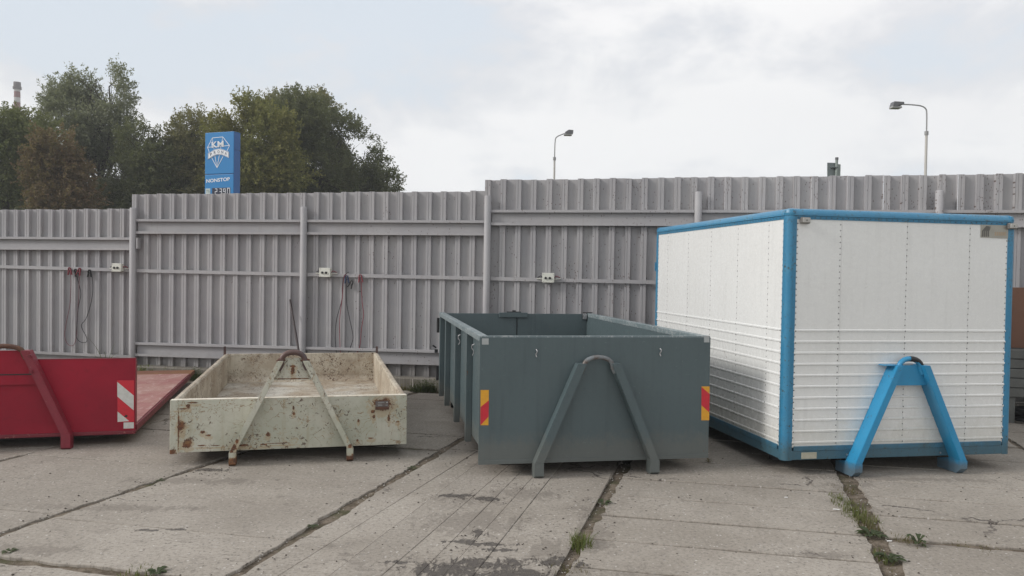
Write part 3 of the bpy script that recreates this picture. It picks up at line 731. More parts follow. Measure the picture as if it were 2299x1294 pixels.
# ---- 2. cream tray ----------------------------------------------------------
def cream_mat(name, inside=False, rusty=(), base_=None):
    m, t, b = material(name, .55); p = t.obj(); x, y, z = t.sep(p)[:3]
    base = (.50, .49, .41) if not inside else (.50, .45, .36); dk = (.40, .405, .325) if not inside else (.36, .30, .225)
    base = base_ or base
    n1 = t.noise(p, 2.2, 5, .6, .3); n2 = t.noise(p, 9, 6, .68, .6); n3 = t.noise(p, 32, 5, .7, .4)
    c = t.mix(t.step(n1, .38, .62), base, dk)
    c = t.mix(t.m('MULTIPLY', t.step(n2, .50, .72), .35 if not inside else .6), c, (.33, .30, .21) if not inside else (.17, .13, .095))
    st = t.noise(t.scale(p, (14, 14, 1.2)), 1.5, 4, .6)
    c = t.mix(t.m('MULTIPLY', t.step(st, .5, .75), .32 if not inside else .55), c, (.30, .245, .15) if not inside else (.20, .15, .105))
    wq = t.m('MULTIPLY', t.m('SUBTRACT', t.noise(p, 24, 6, .72, .8), .5), 2.4)
    q = t.comb(x, z, 0)
    if rusty:
        k0 = blobs(t, q, [(a, c_-.02, rx*1.7, rz*1.9) for a, c_, rx, rz in rusty], wq)
        c = t.mix(t.m('MULTIPLY', k0, .42), c, (.36, .225, .095))
        k = blobs(t, q, rusty, wq); c = t.mix(k, c, t.mix(t.step(n3, .4, .6), (.075, .028, .014), (.17, .065, .022)))
    sw = t.m('MULTIPLY', t.step(t.m('ABSOLUTE', t.m('SUBTRACT', t.noise(p, 7, 3, .5, 2.2), .5)), .016, .004), t.step(t.noise(p, 5.5, 4, .6), .45, .56))
    c = t.mix(t.m('MULTIPLY', sw, .8), c, (.22, .13, .06))
    # chips
    ch = t.m('MULTIPLY', t.step(t.noise(t.scale(p, (1, 1, 1)), 30, 5, .62, 1.2), .565, .585) if inside else t.step(t.noise(p, 26, 5, .62, 1.2), .585, .605), t.step(t.noise(p, 3.4, 4, .6), .40 if inside else .44, .56))
    halo = t.m('MULTIPLY', t.step(t.noise(p, 30, 5, .62, 1.2), .52, .64), t.step(t.noise(p, 3.4, 4, .6), .46, .62))
    c = t.mix(t.m('MULTIPLY', halo, .5), c, (.34, .21, .09)); c = t.mix(t.m('MULTIPLY', ch, .9), c, (.07, .032, .018))
    t.put(b.inputs['Base Color'], c); bump(t, b, t.m('SUBTRACT', t.m('MULTIPLY', n2, .7), t.m('MULTIPLY', ch, .6)), .4, .004)
    return m
def zc(x, y): # zoom of cream front, 7.19x from (380,880)
    return C.front(380+x/7.19, 880+y/7.19)
def zd(x, y): return C.front(830+x/18.48, 880+y/18.48)
rp = []
for (x, y, rx, ry) in ((195, 555, .030, .050), (290, 830, .035, .042), (150, 600, .006, .17), (215, 275, .05, .006), (370, 175, .055, .007), (300, 225, .02, .02), (540, 650, .022, .015), (530, 868, .04, .007), (740, 868, .05, .004), (1590, 690, .018, .022), (1520, 850, .035, .009), (1760, 830, .11, .004), (2010, 350, .014, .016), (2005, 260, .009, .02), (50, 970, .04, .025), (640, 700, .025, .01), (290, 880, .04, .014), (1190, 860, .05, .012)):
    a, z = zc(x, y); rp.append((a, z, rx, ry))
a, z = zd(530, 500); rp.append((a, z, .088, .058)); a, z = zd(150, 830); rp.append((a, z, .022, .018)); a, z = zd(180, 1030); rp.append((a, z, .014, .02)); a, z = zd(790, 1080); rp.append((a, z, .012, .03))
a, z = C.front(833, 984); rp.append((a, z, .03, .010)); a, z = C.front(803, 989); rp.append((a, z, .012, .012)); a, z = C.front(805, 945); rp.append((a, z, .01, .016)); a, z = C.front(893, 947); rp.append((a, z, .02, .008))
M_CR = cream_mat('cream_rusty_paint', False, rp); M_CRIN = cream_mat('cream_dirty_inside', True); M_CRB = cream_mat('cream_beam_paint')
M_CRRIM = paint('cream_scuffed_rim', (.74, .70, .60), (.50, .42, .30), .6, var=.7, scale=12, wear=(.14, .08, .05), wear_amt=.06); M_RUST = paint('brown_rust', (.085, .040, .028), (.14, .065, .035), .8, var=.8, scale=20)
M_RSTEEL = paint('dark_worn_steel', (.07, .045, .045), (.12, .06, .045), .45, var=.8, scale=10)
c = thing('hooklift_tray', 'low cream tray container with rust stains and an A-shaped hook frame in front', 'skip container', (C.x, C.y, 0), C.a)
W_, L_, z0, z1_ = C.W, C.L, C.z0, C.z1
MB().box(0, W_, 0, .045, z0, z1_-.007, .003).build('front_wall', M_CR, c)
MB().box(.002, W_-.002, .001, .047, z1_-.0065, z1_+.002, .003).build('wall_rim', M_CRRIM, c)
e0 = zc(150, 600)[0]; e1 = C.front(895, 940)[0]
MB().box(-.004, e0-.004, -.004, .049, z0-.010, z1_-.001, .004).build('corner_plate', M_CR, c)
MB().box(e1, W_+.004, -.004, .049, z0, z1_-.001, .004).build('corner_plate', M_CR, c)
def wavy_wall(x0_, x1_, y0_, y1_, z0_, z1x, name, mat):
    mb = MB(); n = 30; vs = []
    for i in range(n+1):
        y = y0_+(y1_-y0_)*i/n; o_ = .006*nz(y, 0, 2.3, x0_)+.004*nz(y, 3, 8)
        r = .014
        for xx, zz_ in ((x0_+o_, z0_), (x0_+o_, z1x-r), (x0_+o_+r, z1x+o_*.6), (x1_+o_-r, z1x+o_*.6), (x1_+o_, z1x-r), (x1_+o_, z0_)): vs.append((xx, y, zz_))
    fs = [(i*6+j, i*6+(j+1) % 6, (i+1)*6+(j+1) % 6, (i+1)*6+j) for i in range(n) for j in range(6)]
    mb.add(vs, fs); mb.add(vs[:6], [(0, 1, 2, 3, 4, 5)]); mb.add(vs[-6:], [(0, 1, 2, 3, 4, 5)]); return mb.build(name, mat, c)
wavy_wall(0, .058, .050, L_-.03, z0, z1_-.001, 'side_wall', M_CRIN)
wavy_wall(W_-.058, W_, .050, L_-.03, z0, z1_-.001, 'side_wall', M_CRIN)
MB().box(.0, W_, L_-.0295, L_, z0, z1_, .004).build('rear_wall', M_CRIN, c)
FZ = z0+.075
MB().box(.059, W_-.059, .0455, L_-.030, z0, FZ).build('floor_plate', cream_mat('cream_grey_floor', True, (), (.52, .50, .44)), c)
# rounded cove at the foot of the rear wall and side walls
mb = MB(); vs = []; n = 6; rc = .07
for xx in (.060, W_-.060):
    for k in range(n+1):
        th = math.pi/2*k/n; vs.append((xx, L_-.031-rc+rc*math.sin(th), FZ+.001+rc-rc*math.cos(th)))
mb.add(vs, [(k, k+1, n+1+k+1, n+1+k) for k in range(n)], True); mb.build('rear_cove', M_CRIN, c, False)
for xx in (.29, 1.30, 1.62):
    mb = MB(); mb.box(xx, xx+.006, L_-.034, L_-.0300, FZ+.07, z1_-.01); mb.build('wall_seam', M_CRIN, c)
MB().box(.12, W_-.12, .40, .445, .03, z0-.001).build('shade_blocker_beam', M_DARKST, c)  # added beam that darkens the gap under the tray
for px in (505, 846):
    x, z = C.front(px, 778, L_-.04); MB().box(x-.014, x+.014, L_-.062, L_-.035, FZ, z, .003).build('stake_post', M_RSTEEL, c)
for xx in (.45, W_-.55): MB().box(xx, xx+.09, .45, L_-.03, .030, z0-.001, .003).build('skid_rail', M_DARKST, c)
for xx in (.3, W_-.4):
    mb = MB(); mb.tube([(xx, L_-.3, .052), (xx+.1, L_-.3, .052)], .05, 14); mb.build('roller', M_DARKST, c)
xt0, zt0 = C.front(640, 812, -.107); xt1, _ = C.front(692, 812, -.107); xf0, _ = C.front(521, 1020, -.107); xf1, _ = C.front(786, 1012, -.107)
cxm = (xf0+xf1)/2; hb = (xf1-xf0)/2
M_CRB = cream_mat('cream_beam_rusty', False, [(xf0+.012, .155, .022, .035), (xf0+.035, .205, .016, .03), (xf0-.005, .12, .02, .02), (xf1+.0, .13, .02, .02), (xf1-.10, .42, .016, .03), (xf1-.085, .385, .010, .02), (xf1-.02, .23, .010, .022)])
aframe(c, M_CRB, (xf0+xf1)/2, hb, (xt1-xt0)/2+.008, .050, .100, zt0, .11, .023, C.front(659, 785, -.055)[1], M_RSTEEL, xo=(xt1-xt0)/2+.004, pw=.62, mat_foot=cream_mat('cream_foot_paint', False, [(xf0, .03, .08, .045), (xf1, .02, .08, .04)]))
# plate between the beams
px_pts = [(640, 806), (690, 806), (699, 852), (615, 854)]
pts = [C.front(*p, -.03) for p in px_pts]
zpb = C.front(650, 853, -.03)[1]
hwb = lambda z: (xt1-xt0)/2+(hb-(xt1-xt0)/2)*(zt0-z)/(zt0-.11)
mb = MB(); mb.prism([(cxm-hwb(zt0)-.0, zt0+.02), (cxm+hwb(zt0), zt0+.02), (cxm+hwb(zpb), zpb), (cxm-hwb(zpb), zpb)], -.040, -.030)
sx0, sz0 = C.front(657, 830, -.04)
M_CRPL = cream_mat('cream_plate_paint', False, [(sx0, sz0+.028, .03, .012), (sx0, sz0-.01, .017, .05), (sx0, zpb+.01, .17, .006)])
mb.build('hook_plate', M_CRPL, c)
for sg in (-1, 1):
    mb = MB(); x_ = cxm+sg*((xt1-xt0)/2+.005); mb.tube([(x_-.035, -.06, zt0-.002), (x_-.01, -.062, zt0+.012), (x_+.035, -.058, zt0+.004)], [.008, .014, .007], 8); mb.build('weld_bead', M_RUST, c)
# rating plate on the front wall
pp = [zd(235, 385), zd(765, 370), zd(775, 600), zd(245, 620)]
dp_ = MB().prism(pp, -.012, -.006).build('rating_plate', paint('grey_brown_plate', (.13, .105, .095), (.10, .085, .08), .5), c)
for (u0, u1, v) in ((340, 600, 435), (330, 500, 505), (340, 520, 560), (650, 740, 545)):
    a = zd(u0, v); b = zd(u1, v-4); MB().box(a[0], b[0], -.0128, -.0122, a[1]-.0017, a[1]+.0017).build('plate_marking', M_GREYS, dp_)
a = zd(715, 430); MB().box(a[0]-.005, a[0]+.005, -.0128, -.0122, a[1]-.004, a[1]+.004).build('plate_marking', M_WHITES, dp_)
mb = MB(); mb.box(zd(230, 385)[0], zd(800, 385)[0], -.020, -.0055, zd(500, 640)[1]-.018, zd(500, 640)[1]+.004, .003); mb.build('plate_bracket', M_RUST, c)

# ---- 3. red platform --------------------------------------------------------
def red_mat(name, worn=False):
    m, t, b = material(name, .42, 0, .3); p = t.obj()
    n1 = t.noise(p, 1.8, 5, .6); n2 = t.noise(p, 14, 6, .7, .5)
    c_ = t.mix(t.step(n1, .35, .65), (.30, .008, .026), (.235, .007, .022))
    if worn:
        sc_ = t.noise(t.scale(p, (2.2, .8, 1)), 4, 6, .72, 1.4)
        c_ = t.mix(t.step(t.noise(p, 2.3, 5, .65), .30, .62), (.30, .12, .115), (.36, .21, .18))
        c_ = t.mix(t.m('MULTIPLY', t.step(sc_, .52, .68), .8), c_, (.50, .37, .34))
        c_ = t.mix(t.m('MULTIPLY', t.step(n2, .5, .75), .5), c_, (.16, .06, .05))
    else:
        c_ = t.mix(t.m('MULTIPLY', t.step(n2, .52, .8), .4), c_, (.10, .012, .018))
        sc_ = t.noise(t.scale(p, (1, 1, 3)), 60, 3, .8, 2); c_ = t.mix(t.m('MULTIPLY', t.step(sc_, .70, .76), .25), c_, (.42, .18, .16))
    t.put(b.inputs['Base Color'], c_); t.put(b.inputs['Roughness'], t.m('ADD', .38, t.m('MULTIPLY', n2, .25))); bump(t, b, n2, .25, .003); return m
M_RED = red_mat('red_paint'); M_REDW = red_mat('worn_red_deck', True); M_REDD = paint('dark_red_edge', (.17, .012, .024), (.11, .012, .018), .5, var=.6, wear=(.33, .16, .13), wear_amt=.06)
r = thing('hooklift_platform', 'bright red flatbed platform with front wall and red and white stripe marking', 'flatbed container', (RD.x, RD.y, 0), RD.a)
W_, L_, z0, z1_ = RD.W, RD.L, RD.z0, RD.z1
MB().box(0, W_, 0, .008, z0+.03, z1_-.006, .001).build('front_wall', M_RED, r)
MB().box(0, W_-.0, .0085, .045, z1_-.03, z1_-.002, .004).build('front_top_rim', M_REDD, r)
MB().box(0, W_, -.002, .010, z1_-.0055, z1_, .0015).build('front_wall_edge', M_REDD, r)
for xx in (0, W_-.030): MB().box(xx, xx+.030, .0085, .075, z0+.075, z1_-.031, .003).build('corner_post', M_REDD, r)
MB().box(0, W_+.0, -.004, .060, z0-.004, z0+.0295, .006).build('front_sill', M_REDD, r)
dz = z0+.068
MB().box(.0, W_, .0765, L_-.42, dz-.062, dz, .003).build('deck_edge', M_REDD, r)
yy = .077; 
while yy < L_-.43:
    l = min(.42, L_-.423-yy); MB().box(.02, W_-.02, yy+.001, yy+l-.0015, dz+.001, dz+.006+random.uniform(0, .0015), .0015).build('deck_plate', M_REDW, r); yy += l
MB().box(.0, W_, L_-.419, L_, dz-.05, dz+.004, .006).build('rear_ramp', paint('brown_rusted_deck', (.20, .095, .04), (.15, .055, .035), .7, var=.8, scale=4), r)
for xx in (.5, W_-.6): MB().box(xx, xx+.09, .35, L_-.02, .035, dz-.0625, .003).build('skid_rail', M_REDD, r)
for xx in (.3, W_-.4):
    mb = MB(); mb.tube([(xx, L_-.3, .052), (xx+.1, L_-.3, .052)], .05, 14); mb.build('roller', M_DARKST, r)
MB().box(.12, W_-.12, .30, .345, .03, dz-.0625).build('shade_blocker_beam', M_DARKST, r)  # dark beam added to close off the light under the platform
xt1, zt1 = RD.front(55, 788, -.10); xf1, _ = RD.front(147, 985, -.10)
cxr = W_/2-.0; xa = RD.front(1, 775, -.06)[0]
cxr = xa+.02
aframe(r, paint('dull_red_beam', (.22, .018, .034), (.16, .018, .028), .5, var=.7, wear=(.30, .14, .12), wear_amt=.03, scratch=.5), cxr, xf1-cxr, xt1-cxr, .072, .10, zt1, .13, .021, RD.front(2, 772, -.06)[1], M_RUST)
zp = RD.front(30, 787, -.02)[1]
hwt = xt1-cxr; 
mb = MB(); mb.prism([(cxr-hwt, zp), (cxr+hwt, zp), (cxr+hwt+.10, zp-.30), (cxr-hwt-.10, zp-.30)], -.030, -.020); mb.build('hook_plate', M_RED, r)
MB().box(cxr-hwt-.08, cxr+hwt+.08, -.034, -.0305, zp-.215, zp-.205).build('plate_seam', M_DARKST, r)
for px, py in ((67, 799), (70, 835)):
    x, z = RD.front(px, py, -.1); mb = MB(); mb.tube([(x, -.095, z), (x+.004, -.125, z)], .014, 10); mb.build('bolt', M_REDD, r)
def zr(x, y): return (x/4.4618, 740+y/4.4618)
sticker(r, RD, [zr(1175, 510), zr(1342, 510), zr(1342, 925), zr(1178, 928)], M_REDS, 'hazard_sticker', -.0005)
sticker(r, RD, [zr(1175, 525), zr(1340, 662), zr(1340, 810), zr(1176, 672)], M_WHITES, 'hazard_stripe', -.0016)
sticker(r, RD, [zr(1178, 822), zr(1295, 918), zr(1178, 926)], M_WHITES, 'hazard_stripe', -.0016)
sticker(r, RD, [zr(1238, 932), zr(1341, 930), zr(1341, 990), zr(1238, 993)], M_WHITES, 'reflector', -.0006)
x, z = RD.front(*zr(1260, 870)); mb = MB(); mb.prism([(x-.02, z-.01), (x-.004, z-.006), (x+.01, z-.012), (x+.016, z+.008), (x, z+.014), (x-.012, z+.0)], -.0022, -.0017); mb.build('torn_spot', M_BLK, r)

# ---- 4. white box container -------------------------------------------------
M_WH = paint('white_panel_paint', (.745, .75, .735), (.68, .68, .655), .26, var=.35, scale=1.3, wear=(.35, .33, .30), wear_amt=-.01, coat=.4, bumpd=.004, streak=.16, grime=(.45, .32, .02, (.45, .43, .35), .35))
M_BLUE = paint('blue_trim_paint', (.030, .185, .33), (.050, .215, .35), .36, var=.8, scale=5, wear=(.05, .07, .07), wear_amt=.08, streak=.35, grime=(.25, .22, .05, (.055, .075, .06), .65))
M_BLUE2 = paint('bright_blue_paint', (.025, .245, .45), (.022, .205, .39), .38, var=.5, scale=4, wear=(.07, .06, .055), wear_amt=.03, grime=(.12, .07, -.01, (.11, .12, .12), .8), scratch=.4)
M_RIV = plain('dark_rivet', (.06, .06, .06), .6)
b = thing('box_container', 'tall white riveted box container with blue corner trim and blue A-shaped hook frame', 'box container', (Wt.x, Wt.y, 0), Wt.a)
W_, L_, z0, z1_ = Wt.W, Wt.L, Wt.z0, Wt.z1
rr = .040
def corner_post(cx_, cy_, sx_, sy_, zlo, zhi, name='corner_post', mat=M_BLUE):
    # rounded post with flat flanges
    pts = [(sx_*.088, -sy_*.0+sy_*.004), ]
    pts = []
    n = 8
    pts.append((.072, .002)); pts.append((.072, -.004))
    pts.append((.056, -.006))
    for k in range(n+1):
        th = math.pi/2*k/n; pts.append((rr-.004+(-rr-.004)*math.sin(th), rr-.004-(rr+.004)*math.cos(th)))
    pts.append((-.006, .056)); pts.append((-.004, .072)); pts.append((.002, .072)); pts.append((.002, .05)); pts.append((.02, .02)); pts.append((.05, .002))
    P = [(cx_+sx_*a, cy_+sy_*b_) for a, b_ in pts]
    return MB().zprism(P, zlo, zhi, False).build(name, mat, b)
zb = z0+.10; ztp = z1_-.086
for (cx_, cy_, sx_, sy_) in ((0, 0, 1, 1), (W_, 0, -1, 1), (0, L_, 1, -1), (W_, L_, -1, -1)): corner_post(cx_, cy_, sx_, sy_, z0-.004, ztp)
# roof rim (rounded) and flange strips, roof skin
def rim_seg(p, q, out, zlo, zhi, name):
    p, q, out = Vector(p), Vector(q), Vector(out); rad = zhi-zlo
    prof = [(0.0, zlo-.030), (.005, zlo-.030), (.006, zlo-.002), (.014, zlo)]
    for k in range(7):
        th = math.pi/2*k/6; prof.append((.014-rad+rad*math.cos(th) if False else .014-(rad)*(1-math.cos(th)), zlo+rad*math.sin(th)))
    prof += [(.014-rad-.05, zhi-.004), (.014-rad-.05, zhi-.02), (0-.02, zlo-.01)]
    vs = []; n = len(prof)
    for e in (p, q):
        for (o_, z) in prof: v = e+out*o_; vs.append((v.x, v.y, z))
    mb = MB(); mb.add(vs, [(i, (i+1) % n, (i+1) % n+n, i+n) for i in range(n)]); mb.add(vs[:n], [tuple(range(n))]); mb.add(vs[n:], [tuple(range(n))]); return mb.build(name, M_BLUE, b)
zr0 = z1_-.058
rim_seg((.045, 0, 0), (W_-.045, 0, 0), (0, -1, 0), zr0, z1_, 'roof_rim'); rim_seg((.045, L_, 0), (W_-.045, L_, 0), (0, 1, 0), zr0, z1_, 'roof_rim')
rim_seg((0, .045, 0), (0, L_-.045, 0), (-1, 0, 0), zr0, z1_, 'roof_rim'); rim_seg((W_, .045, 0), (W_, L_-.045, 0), (1, 0, 0), zr0, z1_, 'roof_rim')
for cx_, cy_, sx_, sy_ in ((0, 0, 1, 1), (W_, 0, -1, 1), (0, L_, 1, -1), (W_, L_, -1, -1)):
    mb = MB(); vs = []; n = 8; hr = .064   # rounded cap
    rings = [(1.0, ztp), (1.0, zr0-.003), (1.06, zr0), (1.10, zr0+.02), (1.0, zr0+.045), (.75, z1_-.006), (.35, z1_+.001)]
    for sc_, z in rings:
        for k in range(n+1):
            th = math.pi/2*k/n; vs.append((cx_+sx_*(.052-.060*sc_*math.sin(th)), cy_+sy_*(.052-.060*sc_*math.cos(th)), z))
        vs.append((cx_+sx_*.060, cy_+sy_*.060, z))
    m_ = n+2
    fs = [(r_*m_+k, r_*m_+(k+1) % m_, (r_+1)*m_+(k+1) % m_, (r_+1)*m_+k) for r_ in range(len(rings)-1) for k in range(m_)]
    mb.add(vs, fs, False); mb.add(vs[-m_:], [tuple(range(m_))]); mb.build('corner_cap', M_BLUE, b)
MB().box(.06, W_-.06, .06, L_-.06, z1_-.03, z1_-.008).build('roof', M_WH, b)
# bottom rails
for nm, (xa, xb_, ya, yb) in (('bottom_rail', (.060, W_-.060, -.006, .03)), ('bottom_rail', (.060, W_-.060, L_-.03, L_+.006)), ('bottom_rail', (-.006, .03, .060, L_-.060)), ('bottom_rail', (W_-.03, W_+.006, .060, L_-.060))):
    MB().box(xa, xb_, ya, yb, z0, zb-.028, .004).build(nm, M_BLUE, b)
    mb = MB(); ex = -.006
    if ya < 0 or yb > L_: mb.box(xa+.028, xb_-.028, ya-.005, yb+.005, zb-.0275, zb+.012, .003)
    else: mb.box(xa-.005, xb_+.005, ya+.028, yb-.028, zb-.0275, zb+.012, .003)
    mb.build('bottom_flange', M_BLUE, b)
MB().box(.03, W_-.03, .03, L_-.03, z0-.0, z0+.03).build('floor_frame', M_DARKST, b)
for xx in (.5, W_-.6): MB().box(xx, xx+.09, .45, L_-.02, .035, z0-.001, .003).build('skid_rail', M_DARKST, b)
for xx in (.35, W_-.45):
    mb = MB(); mb.tube([(xx, L_-.3, .052), (xx+.1, L_-.3, .052)], .05, 14); mb.build('roller', M_DARKST, b)
MB().box(.12, W_-.12, .40, .445, .03, z0-.001).build('shade_blocker_beam', M_DARKST, b)  # added beam, makes the space under the box look black
# skins: front panels between rivet lines
zp0, zp1 = zb+.0125, zr0-.032
fx = [.05]+[Wt.front(p, 490)[0] for p in (1891, 2038, 2179)]+[W_-.05]
for a, c2 in zip(fx, fx[1:]): MB().box(a+.0008, c2-.0008, .0, .012, zp0-.01, zp1+.012, .0006).build('panel', M_WH, b)
fy = [.05]+[Wt.left(p, 500)[0] for p in (1727, 1658, 1598, 1547, 1501)]+[L_-.05]
for a, c2 in zip(fy, fy[1:]):
    for xx in (0, W_-.012): MB().box(xx, xx+.012, a+.0008, c2-.0008, zp0-.01, zp1+.012, .0006).build('panel', M_WH, b)
MB().box(.05, W_-.05, L_-.012, L_, zp0-.01, zp1+.012, .0006).build('rear_panel', M_WH, b)
# raised horizontal ribs, front and left and right sides
ztopr = Wt.front(2000, 743)[1]; NR = 11; zlow = zp0+.028; dzr = (ztopr-zlow)/(NR-1)
prof = [(0, -.011), (-.0065, -.006), (-.0065, .006), (0, .011)]
for k in range(NR):
    z = ztopr-dzr*k
    mb = MB(); vs = [(x_, y_, z+zz_) for x_ in (.070, W_-.070) for y_, zz_ in [(-.0005, p[1]) if p[0] == 0 else (p[0], p[1]) for p in prof]]
    mb.add(vs, [(0, 1, 5, 4), (1, 2, 6, 5), (2, 3, 7, 6), (0, 3, 2, 1), (4, 5, 6, 7)]); mb.build('panel_rib', M_WH, b)
    for sx_ in (-1, 1):
        x_ = 0 if sx_ < 0 else W_
        mb = MB(); vs = [(x_+sx_*(abs(p[0]) or .0005), y_, z+p[1]) for y_ in (.070, L_-.070) for p in prof]
        mb.add(vs, [(0, 1, 5, 4), (1, 2, 6, 5), (2, 3, 7, 6), (0, 3, 2, 1), (4, 5, 6, 7)]); mb.build('panel_rib', M_WH, b)
# rivets (several hundred, two or three millimetres proud)
rv = MB()
def rivet(x, y, z, n):
    n = Vector(n); a = Vector((0, 0, 1)); c2 = n.cross(a); r_ = .0062; p = Vector((x, y, z)); vs = []
    for k in range(6):
        th = k*math.pi/3; vs.append(p+(a*math.cos(th)+c2*math.sin(th))*r_-n*.001)
    vs.append(p+n*.0035); rv.add(vs, [(k, (k+1) % 6, 6) for k in range(6)])
zz = zp0+.02
nz_ = int((zp1-zp0-.03)/.0485)
for i in range(nz_+1):
    z = zp0+.02+i*.0485
    off = .0065 if any(abs(z-(ztopr-dzr*k)) < .010 for k in range(NR)) else 0
    for x_ in [.080]+[q_-.012 if j < 1 else q_+.0 for j, q_ in enumerate(fx[1:-1])]+[W_-.080]: rivet(x_, -off-.0005, z, (0, -1, 0))
    for y_ in [.080]+fy[1:-1]+[L_-.080]: rivet(-off-.0005, y_, z, (-1, 0, 0))
for i in range(int(W_/.05)):
    rivet(.08+i*.05, -.006, z1_-.074, (0, -1, 0)) if .08+i*.05 < W_-.08 else None
for i in range(int(L_/.05)):
    rivet(-.006, .08+i*.05, z1_-.074, (-1, 0, 0)) if .08+i*.05 < L_-.08 else None
o = rv.build('rivets', M_RIV, b, False); o['kind'] = 'stuff'
# marker lamps
M_LENS = plain('clear_grey_lens', (.42, .41, .38), .15); M_LAMPH = plain('grey_lamp_housing', (.16, .15, .14), .4)
for px, py in ((1805, 495.5), (2268, 508.5)):
    x, z = Wt.front(px, py); mb = MB(); mb.box(x-.040, x+.040, -.035, -.0006, z-.026, z+.026, .008); l = mb.build('marker_lamp', M_LAMPH, b)
    MB().box(x-.034, x+.034, -.044, -.0355, z-.019, z+.020, .004).build('lens', M_LENS, l); MB().box(x-.004, x+.004, -.046, -.0442, z-.005, z+.005).build('lamp_screw', M_BLK, l)
# maker's plate
p4 = [Wt.front(*p) for p in ((2202, 504), (2271, 507), (2268.5, 536), (2201, 533.5))]
mp = MB().prism(p4, -.004, -.0007).build('name_plate', paint('brushed_plate', (.36, .345, .30), (.28, .265, .225), .35, metal=.5, var=.6, scale=8), b)
def zn(x, y): return Wt.front(1750+x/4.1876, 440+y/4.1876)
for k in range(4):
    q4 = [(1900+k*18, 385), (1900+k*18, 330-k*4), (1925+k*18, 300-k*6), (1940+k*15, 283), (1952+k*9, 283), (1938+k*14, 305), (1913+k*18, 335), (1913+k*18, 385)]
    MB().prism([zn(*q) for q in q4], -.0048, -.0042).build('plate_emblem', plain('plate_dark_print', (.12, .115, .10), .4), mp)
for k in range(6):
    a = zn(2020+k*18, 375); c2 = zn(2032+k*18, 340); MB().box(a[0], c2[0], -.0047, -.0042, a[1], c2[1]).build('plate_print', plain('faded_orange_print', (.40, .30, .20), .5), mp)
# pale number pad bottom left, hinges at rear left edge, bolts on the lower rail
q = [Wt.front(*p) for p in ((1798, 1016), (1832, 1015.5), (1832, 1029.5), (1798, 1030))]
xs = [p[0] for p in q]; zs = [p[1] for p in q]; MB().box(min(xs), max(xs), -.010, -.0062, min(zs), max(zs), .002).build('reflector', paint('yellowed_reflector', (.42, .40, .32), (.30, .28, .2), .5, var=.6, scale=20), b)
for px, py in ((1900, 1020.5), (2109, 1016), (2130, 1014.5)):
    x, z = Wt.front(px, py); mb = MB(); mb.tube([(x, -.004, z), (x, -.014, z)], .008, 8); mb.build('bolt', M_STEEL, b)
for zc_ in (1.72,):
    mb = MB(); mb.tube([(-.014, L_-.02, zc_-.05), (-.014, L_-.02, zc_+.05)], .008, 8); mb.box(-.012, -.007, L_-.04, L_+.0, zc_-.03, zc_+.03); mb.build('door_hinge', M_BLUE, b)
# blue A-frame: deep boxes and long toes
D_ = .135
xt0, zt0 = Wt.front(2038, 822, -D_); xt1, _ = Wt.front(2090, 822, -D_); xf0, _ = Wt.front(1927, 1035, -D_); xf1, _ = Wt.front(2163, 1028, -D_)
cxw = (xf0+xf1)/2
cxw = (xf0+xf1)/2+.005
aframe(b, M_BLUE2, cxw, (xf1-xf0)/2, (xt1-xt0)/2+.010, .062, D_, zt0, .11, .021, Wt.front(2070, 800, -.08)[1], M_BLUE2, foot_back=.13, ch=.045)
hwt = (xt1-xt0)/2+.012
mb = MB(); zpb = Wt.front(2060, 866, -.09)[1]; k = ((xf1-xf0)/2-hwt)*(zt0-zpb)/(zt0-.11)
mb.prism([(cxw-hwt-.03, zt0-.002), (cxw+hwt+.03, zt0-.002), (cxw+hwt+k, zpb), (cxw-hwt-k, zpb)], -.075, -.065); mb.build('hook_plate', M_BLUE2, b)
MB().box(cxw-hwt-.12, cxw-hwt+.02, -.10, -.01, zt0-.004, zt0+.002).build('beam_cap', M_BLUE2, b)
ap = Wt.front(2070, 800, -.08)[1]
mb = MB(); ym = -D_*.55; xo = hwt-.0074
pts = [(cxw-xo*math.cos(math.pi*k/12), ym-.001, zt0-.035+(ap-.021-zt0+.035)*math.sin(math.pi*k/12)**.8) for k in range(6, 12)]
mb.tube(pts, .0225, 12); mb.build('hook_sleeve', M_BLK, b)

# ================================================================== THINGS BY THE FENCE
# rusty rod leaning on the fence
s_, zt_ = fhit(651, 672, .06); P0 = fpt(s_, .055, zt_)
q = at(663, 785, P0.y-.55); P1 = P0+(q-P0)*(P0.z-.02)/(P0.z-q.z)
P1 = Vector((P1.x, P0.y-.55-.25, .16))
cen = (P0+P1)/2; mb = MB(); mb.tube([P1, cen, P0+Vector((0, 0, -.015)), P0], [.015, .015, .013, .007], 8)
rod = mb.build('steel_rod', plain('dark_brown_rod', (.035, .022, .022), .6)); tag(rod, 'thin rusty steel rod leaning on the fence left of the middle post', 'rod')

